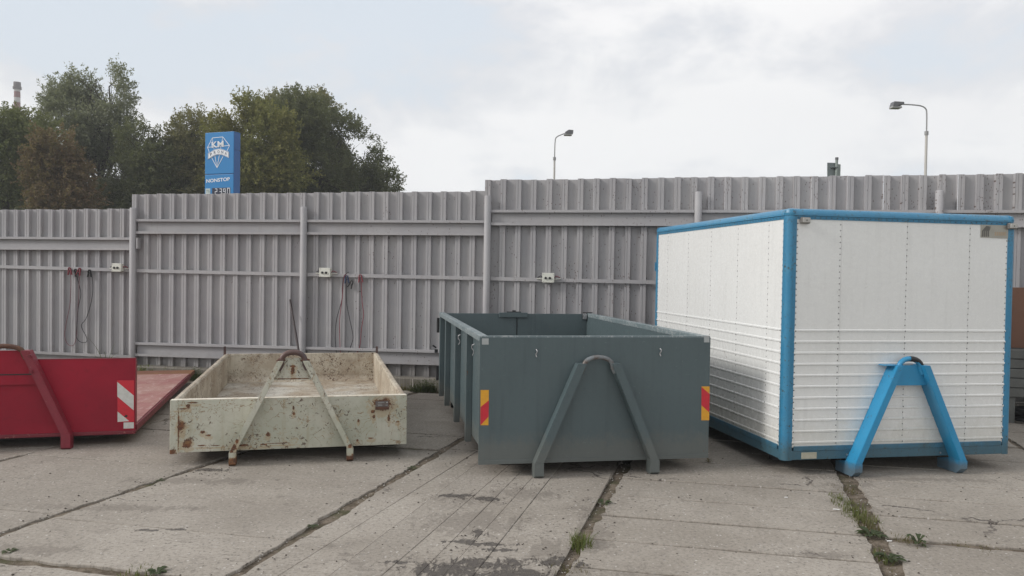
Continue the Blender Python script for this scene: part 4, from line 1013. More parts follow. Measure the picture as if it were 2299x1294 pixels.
# ---- far right: brown board, grey planks, hose
def rightbase(px, py): return ground(px, py)
Q = at(2299, 900, 8.75)
bs = thing('board_stack', 'stack of weathered grey boards behind the right edge of the white box', 'board stack', (Q.x+.42, 8.75, 0), -.15)
M_OLDW = paint('grey_weathered_wood', (.125, .128, .12), (.085, .087, .082), .85, var=.8, scale=6)
zt_ = at(2290, 787, 8.55).z; n_ = 5; hh = (zt_-.30)/n_
for k in range(n_):
    MB().box(-.9, .9, -.18+random.uniform(-.02, .02), .18, .30+k*hh+.004, .30+(k+1)*hh-.004, .006).build('board', M_OLDW, bs)
for xx in (-.6, .6): MB().box(xx-.05, xx+.05, -.16, .16, 0.002, .30, .006).build('support_block', M_OLDW, bs)
zt2 = at(2290, 645, 8.6).z
bb = MB(); bb.box(-.85, .85, -.012, .012, 0, zt2-zt_-.012, .003)
o = bb.build('chipboard_panel', paint('brown_panel', (.12, .055, .032), (.09, .042, .028), .7, var=.6, scale=3)); o.location = (Q.x+.42, 8.72, zt_+.006); o.rotation_euler = (R(-2), 0, -.15)
tag(o, 'upright brown panel standing on the grey board stack at the right edge', 'board')
hq = ground(2296, 955)
mb = MB(); pts = []
for k in range(73):
    th = k*2*math.pi/18; rr_ = .21+.010*math.sin(k*1.3); pts.append((rr_*math.cos(th), rr_*math.sin(th), .025+.036*k/18))
mb.tube(pts, .02, 8); pts = smooth_curve([(.18, -.1, .03), (.0, -.42, .022), (.25, -.62, .022), (.6, -.55, .022)], 6); mb.tube(pts, .016, 8)
o = mb.build('hose_coil', M_BLK); o.location = (hq.x+.22, hq.y+.12, 0); tag(o, 'black rubber hose coiled on the ground right of the white box', 'hose')

# ================================================================== BEYOND THE FENCE
# ---- pylon sign
SG = at(491, 400, 28.0); yaw = R(-20)
sg = thing('pylon_sign', 'tall blue filling station pylon with white gem emblem and price display', 'pylon sign', (SG.x, SG.y, 0), yaw)
e = Vector((math.cos(yaw), math.sin(yaw), 0)); nn = Vector((-math.sin(yaw), math.cos(yaw), 0)); O3 = Vector((SG.x, SG.y, 0))
def sgl(zx, zy, y=0.0):   # zoomed crop (7.19x from 420,270) to local x,z on the sign face
    P = on_plane(420+zx/7.19, 270+zy/7.19, O3+nn*y, nn)-O3; return (P.dot(e), P.z)
xl, xr = sgl(290, 600)[0], sgl(750, 600)[0]; zt_ = (sgl(290, 215)[1]+sgl(750, 175)[1])/2
M_SB = paint('sign_blue', (.004, .185, .46), (.004, .17, .42), .35, var=.2, scale=2); M_SBD = paint('sign_blue_side', (.005, .09, .30), (.005, .08, .26), .4, var=.2); M_SWH = plain('sign_white', (.78, .80, .84), .5); M_SDK = plain('sign_display_dark', (.006, .010, .035), .3); M_SNAVY = plain('sign_lettering_dark', (.02, .04, .09), .5)
dpt = .36
MB().box(xl+.02, xr-.02, .03, dpt-.03, 0, zt_-.02, .01).build('core', M_SBD, sg)
zs1 = sgl(520, 872)[1]; zs2 = sgl(520, 1040)[1]
cuts = [(zs1+.012, zt_), (zs2-.9+.0, zs1-.012), (.05, zs2-.92)]
for za, zb_ in cuts: MB().box(xl, xr, 0, .03, za, zb_, .008).build('face_panel', M_SB, sg)
for za, zb_ in ((sgl(520, 485)[1]+.01, zt_), (zs2-1, sgl(520, 485)[1]-.01)): MB().box(xr-.0195, xr, .032, dpt, za, zb_, .004).build('side_panel', M_SBD, sg)
MB().box(xl, xr, .032, dpt, zt_-.019, zt_+.003, .004).build('top_cap', M_SB, sg)
def strip(p, q, w_, name='emblem_line', y=-.006, mat=M_SWH):
    a = Vector(sgl(*p)); b_ = Vector(sgl(*q)); d = (b_-a).normalized(); n2 = Vector((-d.y, d.x))*w_/2; a = a-d*w_*.3; b_ = b_+d*w_*.3
    MB().prism([tuple(a+n2), tuple(b_+n2), tuple(b_-n2), tuple(a-n2)], y, -.0005).build(name, mat, sg)
lw = .020
for i_, (p, q) in enumerate((((410, 288), (578, 272)), ((578, 272), (686, 412)), ((410, 288), (332, 440)), ((332, 440), (685, 410)), ((332, 440), (366, 540)), ((686, 412), (636, 520)), ((400, 610), (485, 770)), ((580, 590), (485, 770)), ((410, 288), (470, 700)), ((578, 272), (500, 700)), ((455, 585), (484, 765)), ((520, 575), (486, 765)))):
    strip(p, q, lw if i_ < 8 else lw*.7, y=-.0045-.0004*i_)
# curved ribbon
def arc_pt(u, off):  # u 0..1 across ribbon
    x = 352+u*(668-352); y = 555-62*math.sin(math.pi*u)-22*u + off; return (x, y)
top = [arc_pt(k/12, -8) for k in range(13)]; bot = [arc_pt(k/12, 66) for k in range(13)]
def ribbon(grow, y0_, mat, name):
    P = [sgl(x, y-grow) for x, y in top]; Q_ = [sgl(x, y+grow) for x, y in bot]
    P[0] = sgl(top[0][0]-grow, top[0][1]-grow); P[-1] = sgl(top[-1][0]+grow, top[-1][1]-grow); Q_[0] = sgl(bot[0][0]-grow, bot[0][1]+grow); Q_[-1] = sgl(bot[-1][0]+grow, bot[-1][1]+grow)
    mb = MB(); n = 13; vs = [(p[0], y0_, p[1]) for p in P]+[(p[0], y0_, p[1]) for p in Q_]+[(p[0], -.0005, p[1]) for p in P]+[(p[0], -.0005, p[1]) for p in Q_]
    fs = [(i, i+1, n+i+1, n+i) for i in range(n-1)]+[(2*n+i, i, i+1, 2*n+i+1)[::-1] for i in range(n-1)]+[(n+i, n+i+1, 3*n+i+1, 3*n+i) for i in range(n-1)]+[(0, n, 3*n, 2*n), (n-1, 2*n-1, 4*n-1, 3*n-1)]
    mb.add(vs, fs); mb.build(name, mat, sg)
ribbon(16, -.011, M_SB, 'ribbon_gap'); ribbon(11, -.013, M_SWH, 'ribbon_edge'); ribbon(6, -.015, M_SNAVY, 'ribbon_outline'); ribbon(1, -.017, M_SWH, 'ribbon')
def text(body, cpx, h_zoom, w_zoom, mat, name, y=-.004, rot=0, bold=.0, shear=0):
    cu = bpy.data.curves.new('t', 'FONT'); cu.body = body; cu.size = 1; cu.align_x = 'CENTER'; cu.align_y = 'CENTER'; cu.extrude = .004; cu.offset = bold; cu.resolution_u = 3; cu.shear = shear
    to = bpy.data.objects.new('t', cu); me = bpy.data.meshes.new_from_object(to); bpy.data.objects.remove(to)
    co = np.empty(len(me.vertices)*3); me.vertices.foreach_get('co', co); co = co.reshape(-1, 3)
    mn, mx_ = co.min(0), co.max(0); wx, wz = mx_[0]-mn[0], mx_[1]-mn[1]
    zpp = 28/FPX/7.19; th = h_zoom*zpp; tw = abs(sgl(w_zoom, 600)[0]-sgl(0, 600)[0])
    x = (co[:, 0]-(mn[0]+mx_[0])/2)/wx*tw; z = (co[:, 1]-(mn[1]+mx_[1])/2)/wz*th; yy_ = -co[:, 2]
    cx_, cz_ = sgl(*cpx); ca, sa = math.cos(rot), math.sin(rot)
    out = np.stack([cx_+x*ca-z*sa, y+yy_*.5, cz_+x*sa+z*ca], 1).astype('f').ravel(); me.vertices.foreach_set('co', out); me.update()
    me.materials.clear(); return link(name, me, mat, sg)
text('KM', (497, 392), 100, 186, M_SWH, 'sign_letters', -.014, .04, .012)
for ch, u in zip('PRONA', (.13, .32, .51, .70, .88)):
    x, y = arc_pt(u, 28); text(ch, (x, y), 48, 30, M_SNAVY, 'ribbon_letter', -.0195, (u-.5)*-.55+.05, .0)
text('NONSTOP', (500, 968), 58, 372, M_SWH, 'sign_letters', -.004, .05, .02)
x0_, zz0 = sgl(405, 1100); x1_, _ = sgl(700, 1090)
MB().box(x0_, x1_, -.006, -.0005, zs2-.62, (zz0+sgl(700, 1085)[1])/2, .002).build('price_display', M_SDK, sg)
x0_, zz0 = sgl(300, 1108); x1_, _ = sgl(375, 1108)
MB().box(x0_, x1_, -.006, -.0005, zs2-.62, zz0, .002).build('fuel_tile', plain('pale_tile', (.55, .62, .60), .5), sg)
text('T95', (337, 1150), 56, 60, plain('tile_letters', (.30, .38, .38), .5), 'fuel_name', -.008, .05, .02)
SEG = {'2': 'abged', '3': 'abgcd', '9': 'abcdfg', '0': 'abcdef'}
for ch, xc in zip('2390', (470, 545, 605, 672)):
    big = 1.25 if ch == '0' and xc > 650 else 1.0
    hw = 15*big; yt = 1110 if big == 1 else 1100; hh_ = 44*big; s_ = 9
    segs = {'a': ((xc-hw, yt), (xc+hw, yt)), 'b': ((xc+hw, yt), (xc+hw, yt+hh_)), 'c': ((xc+hw, yt+hh_), (xc+hw, yt+2*hh_)), 'd': ((xc-hw, yt+2*hh_), (xc+hw, yt+2*hh_)),
            'e': ((xc-hw, yt+hh_), (xc-hw, yt+2*hh_)), 'f': ((xc-hw, yt), (xc-hw, yt+hh_)), 'g': ((xc-hw, yt+hh_), (xc+hw, yt+hh_))}
    for k in SEG[ch]: strip(*segs[k], .021, 'digit_segment', -.0085)

# ---- chimney
CH = at(38, 400, 180.0); chm = thing('chimney', 'distant tall chimney with red and white bands above the trees', 'chimney', (CH.x, CH.y, 0))
M_CHW = plain('chimney_white', (.50, .48, .47), .8); M_CHR = plain('chimney_red', (.20, .075, .07), .8); M_CHD = plain('chimney_dark', (.13, .11, .115), .8)
hts = [at(38, y, 180).z for y in (184.5, 196, 206, 219, 230, 250, 270)]+[0]
for k in range(7):
    r1 = .62 if k else .74; mb = MB(); mb.tube([(0, 0, hts[k+1]), (0, 0, hts[k]-.05)], [r1+.012*k+.018 if k < 6 else 1.5, r1+.012*k], 24); mb.build('band', (M_CHD, M_CHW, M_CHR, M_CHW, M_CHR, M_CHW, M_CHW)[k], chm)
mb = MB(); mb.tube([(0, 0, hts[1]-.5), (0, 0, hts[1]+.1)], .90, 24); mb.build('gallery', M_CHD, chm)

# ---- street lamps
M_LPOLE = plain('pale_lamp_pole', (.52, .50, .47), .6); M_LHEAD = plain('lamp_head_grey', (.13, .13, .14), .5); M_ARM = plain('lamp_arm_grey', (.30, .30, .30), .5)
def z4(x, y): return (1200+x/2.0919, 200+y/2.0919)
def lamp(label, Y, base, join, arm, head, name='street_lamp'):
    B = at(*z4(*base), Y); o = thing(name, label, 'street lamp', (B.x, B.y, 0), 0, 'street lamps beyond the fence')
    loc = lambda p: at(*z4(*p), Y)-Vector((B.x, B.y, 0))
    J = loc(join); mb = MB(); mb.tube([(0, 0, 0), (J.x*.5, 0, J.z*.5), (J.x, 0, J.z)], [.062, .046, .040], 12); mb.build('pole', M_LPOLE, o)
    mb = MB(); mb.tube([(J.x, 0, J.z-.06), (J.x, 0, J.z+.06)], .062, 12); mb.build('collar', M_ARM, o)
    A = smooth_curve([J]+[loc(p) for p in arm], 6); mb = MB(); mb.tube(A, .022, 8); mb.build('arm', M_ARM, o)
    h = [loc(p) for p in head]; mb = MB(); vs = [(p.x, y_, p.z) for y_ in (-.13, .13) for p in h]; n = len(h)
    mb.add(vs, [tuple(range(n)), tuple(range(2*n-1, n-1, -1))]+[(i, i+n, (i+1) % n+n, (i+1) % n) for i in range(n)]); mb.build('lamp_head', M_LHEAD, o)
    c_ = sum((p for p in h), Vector())/n; lo = min(p.z for p in h); mb = MB(); mb.box(c_.x-.20, c_.x+.12, -.12, .12, lo-.05, lo+.02, .02); mb.build('glass_bowl', plain('lamp_glass', (.35, .35, .34), .2), o)
lamp('smaller street lamp with its head bent right, above the tall fence', 31, (92, 470), (94, 328), [(97, 245), (105, 226), (124, 216), (148, 207)], [(143, 205), (160, 194), (182, 196), (180, 211), (158, 214), (145, 210)])
lamp('larger street lamp with its arm bent left, right of the small road sign', 25, (1836, 440), (1841, 208), [(1842, 115), (1836, 92), (1815, 80), (1780, 75), (1727, 72)], [(1727, 65), (1727, 76), (1702, 78), (1697, 86), (1675, 84), (1682, 62)])

# ---- back of a road sign
Y = 20; B = at(*z4(1418, 400), Y); rs = thing('road_sign', 'grey back of a small road sign on its pole peeking over the fence', 'road sign', (B.x, B.y, 0))
def rl(p): P = at(*z4(*p), Y); return (P.x-B.x, P.z)
M_GALV = plain('galvanised_back', (.17, .20, .20), .5, .3); M_GP = plain('green_grey_pole', (.24, .28, .26), .5)
zt_ = rl((1421, 322))[1]; mb = MB(); mb.tube([(0, 0, 0), (0, 0, zt_-.04)], .035, 10); mb.build('pole', M_GP, rs); mb = MB(); mb.tube([(0, 0, zt_-.06), (0, 0, zt_)], .042, 10); mb.build('pole_cap', M_LHEAD, rs)
MB().prism([rl((1379, 345)), rl((1418, 346)), rl((1418, 430)), rl((1379, 430))], .045, .06).build('sign_plate', M_GALV, rs)
MB().prism([rl((1420, 350)), rl((1443, 353)), rl((1441, 430)), rl((1420, 430))], .065, .08).build('sign_plate', M_GP, rs)
a = rl((1395, 368)); c2 = rl((1425, 372)); MB().box(a[0], c2[0], -.045, .044, a[1]-.012, a[1]+.012).build('clamp', M_GALV, rs)

# ================================================================== TREES
def branches_mesh(mb, p0, p1, r0, r1, bend=.08, seg=6):
    p0, p1 = Vector(p0), Vector(p1); d = p1-p0; L = d.length; pts = []
    o = Vector((random.gauss(0, 1), random.gauss(0, 1), random.gauss(0, .3)))*L*bend
    n = 5
    for i in range(n+1):
        u = i/n; pts.append(p0+d*u+o*math.sin(math.pi*u)*.6)
    mb.tube(pts, [r0+(r1-r0)*i/n for i in range(n+1)], seg, False); return pts
def make_tree(name, label, base, lobes, leafm, nclump, per, leaf=(.045, .15), trunk_r=.22, spray=.55, upright=.35, dens_jit=1.0, seed=0, cat='tree', droop=0.0, trunkless=False):
    """lobes: (dx, dy, z, rx, ry, rz) ellipsoids relative to base; twig sprays of small leaves fill them"""
    rs_ = np.random.default_rng(seed); random.seed(seed)
    o = thing(name, label, cat, base, 0, 'trees beyond the fence')
    vol = np.array([l[3]*l[4]*l[5] for l in lobes])**.8; vol = vol/vol.sum()
    C_ = []; Nn = []
    while len(C_) < nclump:
        l = lobes[rs_.choice(len(lobes), p=vol)]
        v = rs_.normal(size=3); v /= np.linalg.norm(v); rad = rs_.random()**(1/3.6)
        # lumpy surface
        lump = 1+.20*mnoise.noise(Vector((v[0]*2.2+seed, v[1]*2.2, v[2]*2.2)))+.14*mnoise.noise(Vector((v[0]*6, v[1]*6+seed, v[2]*6)))
        p = np.array(l[:3])+v*rad*lump*np.array(l[3:6])
        if mnoise.noise(Vector((p[0]*.55+seed*3, p[1]*.55, p[2]*.55))) < -.17*dens_jit: continue
        C_.append(p); Nn.append(v)
    C_ = np.array(C_); Nn = np.array(Nn)
    # limbs
    tb = MB(); low = min(l[2]-l[5] for l in lobes); cz = [l for l in lobes]
    top = max(lobes, key=lambda l: l[2])
    t0 = Vector((0, 0, 0)); t1 = Vector((top[0]*.5, top[1]*.5, max(low+.5, top[2]*.5)))
    stem = branches_mesh(tb, t0, t1, trunk_r, trunk_r*.65, .04, 9)
    for l in lobes:
        q_ = Vector(l[:3]); br = branches_mesh(tb, t1 if l[2] > t1.z else stem[3], q_, trunk_r*.5, trunk_r*.16, .10)
        for k in range(7):
            v = Vector(rs_.normal(size=3)); v.z = abs(v.z)*.8; v.normalize()
            e_ = q_+Vector((v.x*l[3], v.y*l[4], v.z*l[5]))*.8
            b2_ = branches_mesh(tb, br[random.randint(2, 5)], e_, trunk_r*.16, trunk_r*.04, .12, 5)
            for k2 in range(3):
                v = Vector(rs_.normal(size=3)); v.z = abs(v.z); v.normalize(); st_ = b2_[random.randint(1, 4)]
                branches_mesh(tb, st_, st_+v*min(l[3:6])*.5, trunk_r*.05, trunk_r*.015, .12, 4)
    if not trunkless: tb.build('trunk', M_BARK, o, False)
    else: tb.build('stems', M_BARK, o, False)
    # leaves: twig sprays
    N = nclump*per
    ci = np.repeat(np.arange(nclump), per)
    tw = Nn*.8+rs_.normal(size=(nclump, 3))*.45; tw[:, 2] += upright; tw /= np.linalg.norm(tw, axis=1)[:, None]
    ln = spray*(.5+rs_.random(nclump))
    u = rs_.random(N)
    P = C_[ci]+tw[ci]*(ln[ci]*u)[:, None]+rs_.normal(size=(N, 3))*(.05+.10*spray)*(1.1-u)[:, None]
    P[:, 2] -= droop*u*u*spray
    d = tw[ci]*.7+rs_.normal(size=(N, 3))*.6; d[:, 2] -= .15+droop; d /= np.linalg.norm(d, axis=1)[:, None]
    s_ = np.cross(d, rs_.normal(size=(N, 3))); s_ /= np.linalg.norm(s_, axis=1)[:, None]
    sc = (.65+.7*rs_.random(N))[:, None]
    wv = s_*leaf[0]*sc; lv = d*leaf[1]*sc
    V = np.stack([P, P+lv*.5+wv, P+lv, P+lv*.5-wv], 1).reshape(-1, 3).astype('f')
    me = bpy.data.meshes.new('crown'); me.vertices.add(4*N); me.vertices.foreach_set('co', V.ravel())
    me.loops.add(4*N); me.loops.foreach_set('vertex_index', np.arange(4*N, dtype='i')); me.polygons.add(N)
    me.polygons.foreach_set('loop_start', np.arange(0, 4*N, 4, dtype='i')); me.update(calc_edges=True)
    link('crown', me, leafm, o); return o
def tree_px(name, label, Y, lobes_px, base_px, leafm, nclump, per, seed, **kw):
    """lobes_px: (px, py, rpx, rpy [, depth offset m])"""
    B = at(base_px, 600, Y); k = Y/FPX; L = []
    for lb in lobes_px:
        P = at(lb[0], lb[1], Y); dy = lb[4] if len(lb) > 4 else 0
        L.append((P.x-B.x, dy, P.z, lb[2]*k, lb[2]*k*.85, lb[3]*k))
    return make_tree(name, label, (B.x, B.y, 0), L, leafm, nclump, per, seed=seed, **kw)
LM_WIL = leafmat('willow_leaves', (0.182, 0.203, 0.121), (0.257, 0.27, 0.182), (0.324, 0.338, 0.243))
LM_GRN = leafmat('green_leaves', (0.115, 0.149, 0.061), (0.169, 0.189, 0.081), (0.23, 0.23, 0.101))
LM_YEL = leafmat('yellow_green_leaves', (0.189, 0.209, 0.068), (0.257, 0.25, 0.078), (0.297, 0.257, 0.095))
LM_DRK = leafmat('dark_green_leaves', (0.084, 0.105, 0.051), (0.128, 0.146, 0.07), (0.189, 0.182, 0.101))
LM_RED = leafmat('reddish_leaves', (0.169, 0.101, 0.061), (0.216, 0.128, 0.078), (0.189, 0.162, 0.081))
LM_OLV = leafmat('olive_leaves', (0.169, 0.176, 0.081), (0.223, 0.216, 0.101), (0.257, 0.209, 0.108))
tree_px('willow_tree', 'tallest wispy grey-green willow rising at the left of the photo', 42, [(205, 205, 45, 40), (165, 260, 55, 50), (225, 290, 65, 75), (150, 360, 75, 75), (250, 370, 60, 65), (245, 195, 30, 42), (135, 225, 22, 28), (270, 240, 22, 40), (200, 460, 100, 60)], 195, LM_WIL, 3900, 26, 1, spray=.75, upright=.55, dens_jit=.85, leaf=(.028, .14))
tree_px('broadleaf_tree', 'green tree at the far left in front of the chimney', 38, [(10, 300, 60, 52), (78, 320, 50, 55), (-60, 330, 90, 90), (10, 390, 90, 70), (90, 420, 60, 55)], 15, LM_GRN, 2850, 26, 2, spray=.55, leaf=(.034, .105))
tree_px('autumn_tree', 'reddish-brown tree between the far left tree and the willow', 36, [(120, 340, 45, 50), (140, 400, 55, 50), (95, 380, 45, 50), (150, 450, 70, 40)], 130, LM_RED, 1500, 26, 3, spray=.45, leaf=(.034, .10))
tree_px('broadleaf_tree', 'small green tree between the willow and the blue pylon sign', 40, [(310, 320, 40, 38), (345, 370, 55, 45), (290, 400, 60, 50), (330, 440, 70, 40), (385, 420, 45, 60)], 320, LM_DRK, 1950, 24, 4, spray=.5, leaf=(.034, .10))
tree_px('willow_tree', 'pale rounded willow directly left of the blue pylon sign', 41, [(440, 310, 55, 48), (415, 360, 45, 50), (470, 360, 60, 60), (440, 430, 70, 50)], 440, LM_OLV, 2250, 26, 5, spray=.55, upright=.45, leaf=(.028, .12))
tree_px('broadleaf_tree', 'yellow-green tree directly right of the blue pylon sign', 40, [(555, 265, 50, 42), (530, 310, 60, 60), (600, 320, 70, 75), (570, 400, 90, 70), (640, 400, 60, 60)], 575, LM_YEL, 3300, 28, 6, spray=.5, leaf=(.034, .10))
tree_px('broadleaf_tree', 'broad dark domed tree at the right end of the tree group', 43, [(670, 245, 48, 42), (690, 290, 85, 60), (650, 300, 60, 60), (760, 320, 65, 60), (720, 380, 110, 80), (810, 365, 52, 50), (845, 412, 48, 40), (660, 420, 90, 50), (770, 430, 90, 40)], 720, LM_DRK, 4950, 26, 7, spray=.5, leaf=(.034, .10))
tree_px('broadleaf_tree', 'olive tree standing behind the yellow-green and dark domed trees', 48, [(640, 260, 60, 40), (700, 250, 50, 42), (600, 300, 60, 50)], 650, LM_OLV, 1350, 26, 8, spray=.55, leaf=(.034, .105))
# dark undergrowth that closes the view under the crowns
tree_px('hedge_bush', 'dark undergrowth filling the space under the crowns left of the pylon', 50, [(-40, 470, 130, 60), (90, 465, 110, 50), (220, 470, 110, 50), (350, 470, 90, 40), (430, 455, 60, 50)], 180, LM_DRK, 2850, 24, 9, spray=.6, leaf=(.06, .16), trunkless=True, trunk_r=.12, cat='bush')
tree_px('hedge_bush', 'dark undergrowth under the domed tree right of the pylon', 50, [(560, 440, 70, 45), (680, 440, 90, 50), (790, 440, 80, 35)], 680, LM_DRK, 1950, 24, 10, spray=.6, leaf=(.06, .16), trunkless=True, trunk_r=.12, cat='bush')
# ================================================================== WEEDS
M_GRASS = leafmat('grass_blades', (.085, .13, .030), (.12, .15, .045), (.20, .17, .08)); M_WEED = leafmat('weed_leaves', (.050, .075, .034), (.070, .095, .045), (.10, .115, .06))
M_DRY = leafmat('dry_weed', (.13, .11, .06), (.10, .09, .04), (.2, .16, .09))
def blade(mb, p, az, L, w_, lean, n=4):
    p = Vector(p); d = Vector((math.cos(az), math.sin(az), 0)); s_ = Vector((-d.y, d.x, 0)); vs = []
    for i in range(n+1):
        u = i/n; c_ = p+d*(L*lean*u*u)+Vector((0, 0, L*u*(1-.35*lean*u))); ww = w_*(1-u)**.7*.5; vs += [c_-s_*ww, c_+s_*ww]
    mb.add(vs, [(2*i, 2*i+1, 2*i+3, 2*i+2) for i in range(n)], True)
def grass_tuft(px, py, label, n, L, spread, mat=M_GRASS, z=-.015, cat='weed', P=None):
    P = P or ground(px, py); mb = MB()
    for _ in range(n):
        a = random.random()*6.28; r_ = 1.25*spread*random.random()**.7; b_ = random.random()*6.28
        blade(mb, (r_*math.cos(a), r_*math.sin(a)*1.7, 0), b_, 1.1*L*random.uniform(.5, 1.15), .006*random.uniform(.7, 1.4), random.uniform(.1, .9))
    o = mb.build('grass_tuft', mat, None, False); o.location = (P.x, P.y, z); tag(o, label, cat, 'weeds in the yard')
    if L < .05: o['kind'] = 'stuff'
    return o
def rosette(px, py, label, n, R_, mat=M_WEED, z=-.005, P=None, up=.35, name='broadleaf_weed'):
    P = P or ground(px, py); mb = MB()
    for k in range(n):
        az = k*2.4+random.uniform(-.3, .3); L = .85*R_*random.uniform(.6, 1.1); w_ = L*.42; d = Vector((math.cos(az), math.sin(az), 0)); s_ = Vector((-d.y, d.x, 0)); vs = []; el = random.uniform(.1, up)
        prof = [.10, .14, .75, 1.0, .8, .05]
        for i, wd in enumerate(prof):
            u = i/(len(prof)-1); c_ = d*(L*u)+Vector((0, 0, .004+L*el*math.sin(math.pi*min(1, u*.75)))); e_ = s_*w_*.5*wd*(1+random.uniform(-.12, .12)); vs += [c_-e_+Vector((0, 0, .15*w_*wd)), c_, c_+e_+Vector((0, 0, .15*w_*wd))]
        mb.add(vs, [(3*i+j, 3*i+j+1, 3*i+j+4, 3*i+j+3) for i in range(len(prof)-1) for j in range(2)], True)
    o = mb.build(name, mat, None, False); o.location = (P.x, P.y, z); tag(o, label, 'weed', 'weeds in the yard'); return o
grass_tuft(1303, 1225, 'bright green grass tuft in the joint below the dark green container', 150, .095, .055)
rosette(1356, 1131, 'small flat weed in the joint just before the dark green container', 10, .075)
grass_tuft(1905, 1135, 'grass patch at the back of the weedy right joint', 190, .050, .085)
grass_tuft(1932, 1162, 'yellowish grass patch in the middle of the weedy right joint', 230, .055, .085, M_GRASS)
grass_tuft(1948, 1182, 'brownish dry grass patch just behind the large leafy weed', 110, .045, .07, M_DRY)
grass_tuft(1885, 1120, 'thin pale grass creeping left of the joint grass patches', 120, .04, .06)
rosette(1957, 1204, 'large leafy weed in the middle of the right joint', 18, .115)
rosette(1997, 1256, 'leafy weed in the right joint nearest the bottom edge', 15, .10)
grass_tuft(1978, 1250, 'thin yellow grass beside the nearest leafy weed', 60, .05, .05)
rosette(2062, 1222, 'straggly dark weed in the cross joint at the lower right', 13, .085, M_WEED, up=.9)
grass_tuft(2040, 1214, 'short brown grass in the cross joint left of the straggly weed', 90, .035, .07, M_DRY)
grass_tuft(2200, 1232, 'low mossy grass strip at the right end of the cross joint', 120, .022, .10, M_DRY)
rosette(352, 1287, 'green leafy weed in the cross joint at the lower left', 14, .075)
grass_tuft(310, 1289, 'short green grass left of the lower left leafy weed', 70, .04, .07)
rosette(20, 1240, 'small weed in the joint at the left edge', 9, .06)
rosette(700, 1183, 'tiny weed in the long joint left of centre', 9, .05)
rosette(924, 1051, 'tiny weed in the long joint near the cream container corner', 8, .05)
rosette(360, 1079, 'tiny weed in the joint before the left foot of the cream container', 8, .045)
grass_tuft(1275, 1285, 'dry brown grass at the bottom end of the centre joint', 110, .035, .09, M_DRY)
rosette(1590, 1039, 'small dry weed at the right corner of the dark green container', 8, .05, M_DRY, up=.9)
# weeds along the footing
def fw(px, d): s_, _ = fhit(px, 850, d); return fpt(s_, d, 0)
def bush_weed(px, d, label, n, H, spread, mat, z=0):
    P = fw(px, d); mb = MB()
    for _ in range(n):
        a = random.random()*6.28; r_ = spread*random.random()**.6; blade(mb, (r_*math.cos(a), r_*math.sin(a)*.4, 0), random.random()*6.28, H*random.uniform(.35, 1.1), .010*random.uniform(.6, 1.5), random.uniform(.2, 1))
    for _ in range(n//2):
        a = random.random()*6.28; r_ = spread*random.random(); h = H*random.uniform(.2, .95); az = random.random()*6.28; q_ = Vector((r_*math.cos(a), r_*math.sin(a)*.4, h)); dv = Vector((math.cos(az), math.sin(az), random.uniform(-.2, .6)))*.035; sv = Vector((-math.sin(az), math.cos(az), .2))*.011
        mb.add([q_, q_+dv*.5+sv, q_+dv, q_+dv*.5-sv], [(0, 1, 2, 3)])
    o = mb.build('grass_tuft', mat, None, False); o.location = (P.x, P.y, z); tag(o, label, 'weed', 'weeds along the fence footing'); return o
bush_weed(955, .34, 'thick green weeds at the footing between the cream and dark green containers', 260, .17, .24, M_WEED)
bush_weed(905, .30, 'sparse dry grass at the footing right of the cream container', 70, .08, .16, M_DRY)
bush_weed(322, .26, 'green grass clump at the footing beside the red front wall', 160, .20, .15, M_GRASS)
bush_weed(436, .30, 'bushy green weed at the footing behind the red platform corner', 150, .20, .12, M_WEED)
bush_weed(385, .22, 'thin weeds on the footing behind the red platform', 60, .16, .25, M_GRASS, .0)
P = fw(235, .25); mb = MB()
for az, L, ln in ((2.8, .75, .55), (3.2, .62, .9), (.3, .55, .6), (.1, .5, 1.0), (1.2, .6, .3), (2.2, .5, .8), (6.0, .62, .8)): blade(mb, (random.uniform(-.05, .05), 0, 0), az, L*.95, .016, ln, 7)
o = mb.build('tall_grass', M_WEED, None, False); o.location = (P.x, P.y, 0.02); tag(o, 'tall arching grass blades growing behind the red front wall', 'weed', 'weeds along the fence footing')
for px, py in ((1420, 395), (1490, 396)): pass
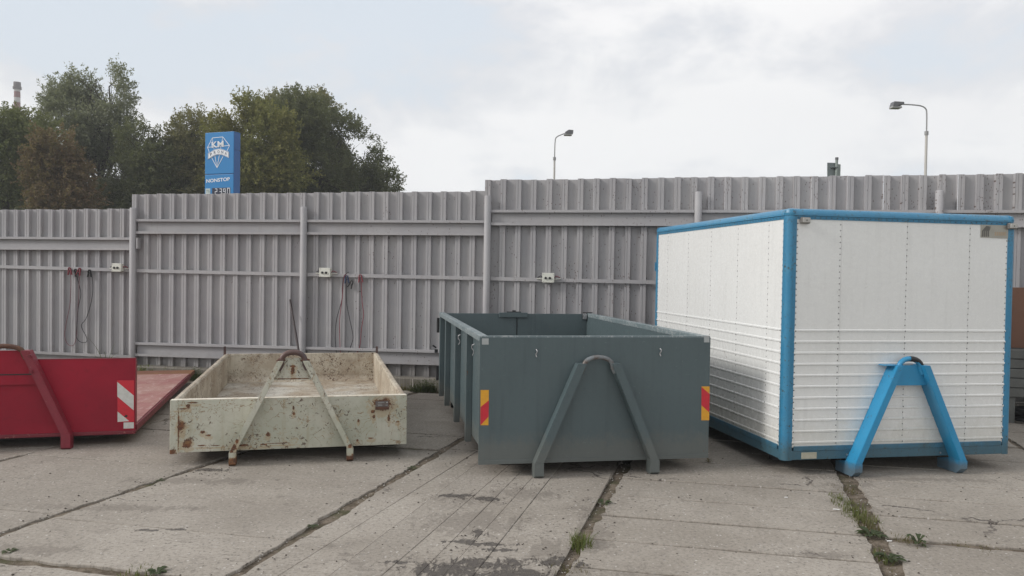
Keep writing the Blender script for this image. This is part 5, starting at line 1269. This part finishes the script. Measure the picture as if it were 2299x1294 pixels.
# moss and short grass inside the weedy joints
mb = MB()
for J, ya, yb, n, hgt in ((JE, 3.7, 6.6, 900, .018), (JD, 3.8, 6.2, 380, .014), (JA, 4.2, 6.0, 160, .012), (JB, 3.8, 7.2, 240, .012)):
    for _ in range(n):
        y = random.uniform(ya, yb)
        if nz(y, 0, 2.2, n*.01) < -.02: continue
        blade(mb, (pl_x(J, y)+random.gauss(0, .028), y, -.028), random.random()*6.28, hgt*random.uniform(.6, 1.8), .005, random.uniform(.3, 1), 2)
for _ in range(420):
    px = random.uniform(0, 420); P = ground(px, 1245+px*.115+random.gauss(0, 4)); blade(mb, (P.x, P.y, -.028), random.random()*6.28, .02*random.uniform(.5, 1.6), .005, .6, 2)
o = mb.build('moss', M_DRY, None, False); o['kind'] = 'stuff'; tag(o, 'moss and stubbly dry grass in the slab joints', 'moss')
# bits of litter
M_LIT = plain('white_litter', (.75, .74, .72), .7)
for (px, py, l, rz, lab) in ((1997, 1217, .030, .1, 'white cigarette stub beside the large leafy weed'), (1878, 1146, .045, -.25, 'white paper scrap left of the yellowish grass patch'), (1765, 1119, .022, 0, 'tiny white scrap on the slab before the white box')):
    P = ground(px, py); mb = MB(); mb.tube([(-l/2, 0, .005), (l/2, 0, .005)], .004, 8); o = mb.build('litter', M_LIT); o.location = (P.x, P.y, .001); o.rotation_euler = (0, 0, rz); tag(o, lab, 'litter', 'litter on the slabs')

# moss ridges: low grass continuing along the weedy right joint
grass_tuft(1893, 1098, 'brown mossy grass strip where the right joint leaves the blue foot', 150, .030, .07, M_DRY)
# ================================================================== AIR
hz = bpy.data.materials.new('thin_haze'); hz.use_nodes = True; hz.node_tree.nodes.clear()
pv = hz.node_tree.nodes.new('ShaderNodeVolumePrincipled'); pv.inputs['Density'].default_value = .0013; pv.inputs['Color'].default_value = (.93, .95, .97, 1)
ou = hz.node_tree.nodes.new('ShaderNodeOutputMaterial'); hz.node_tree.links.new(pv.outputs[0], ou.inputs['Volume'])
HZ = MB().box(-350, 350, -60, 345, -1.2, 82).build('haze', hz); HZ['kind'] = 'stuff'; tag(HZ, 'thin pale autumn haze filling the air', 'haze')
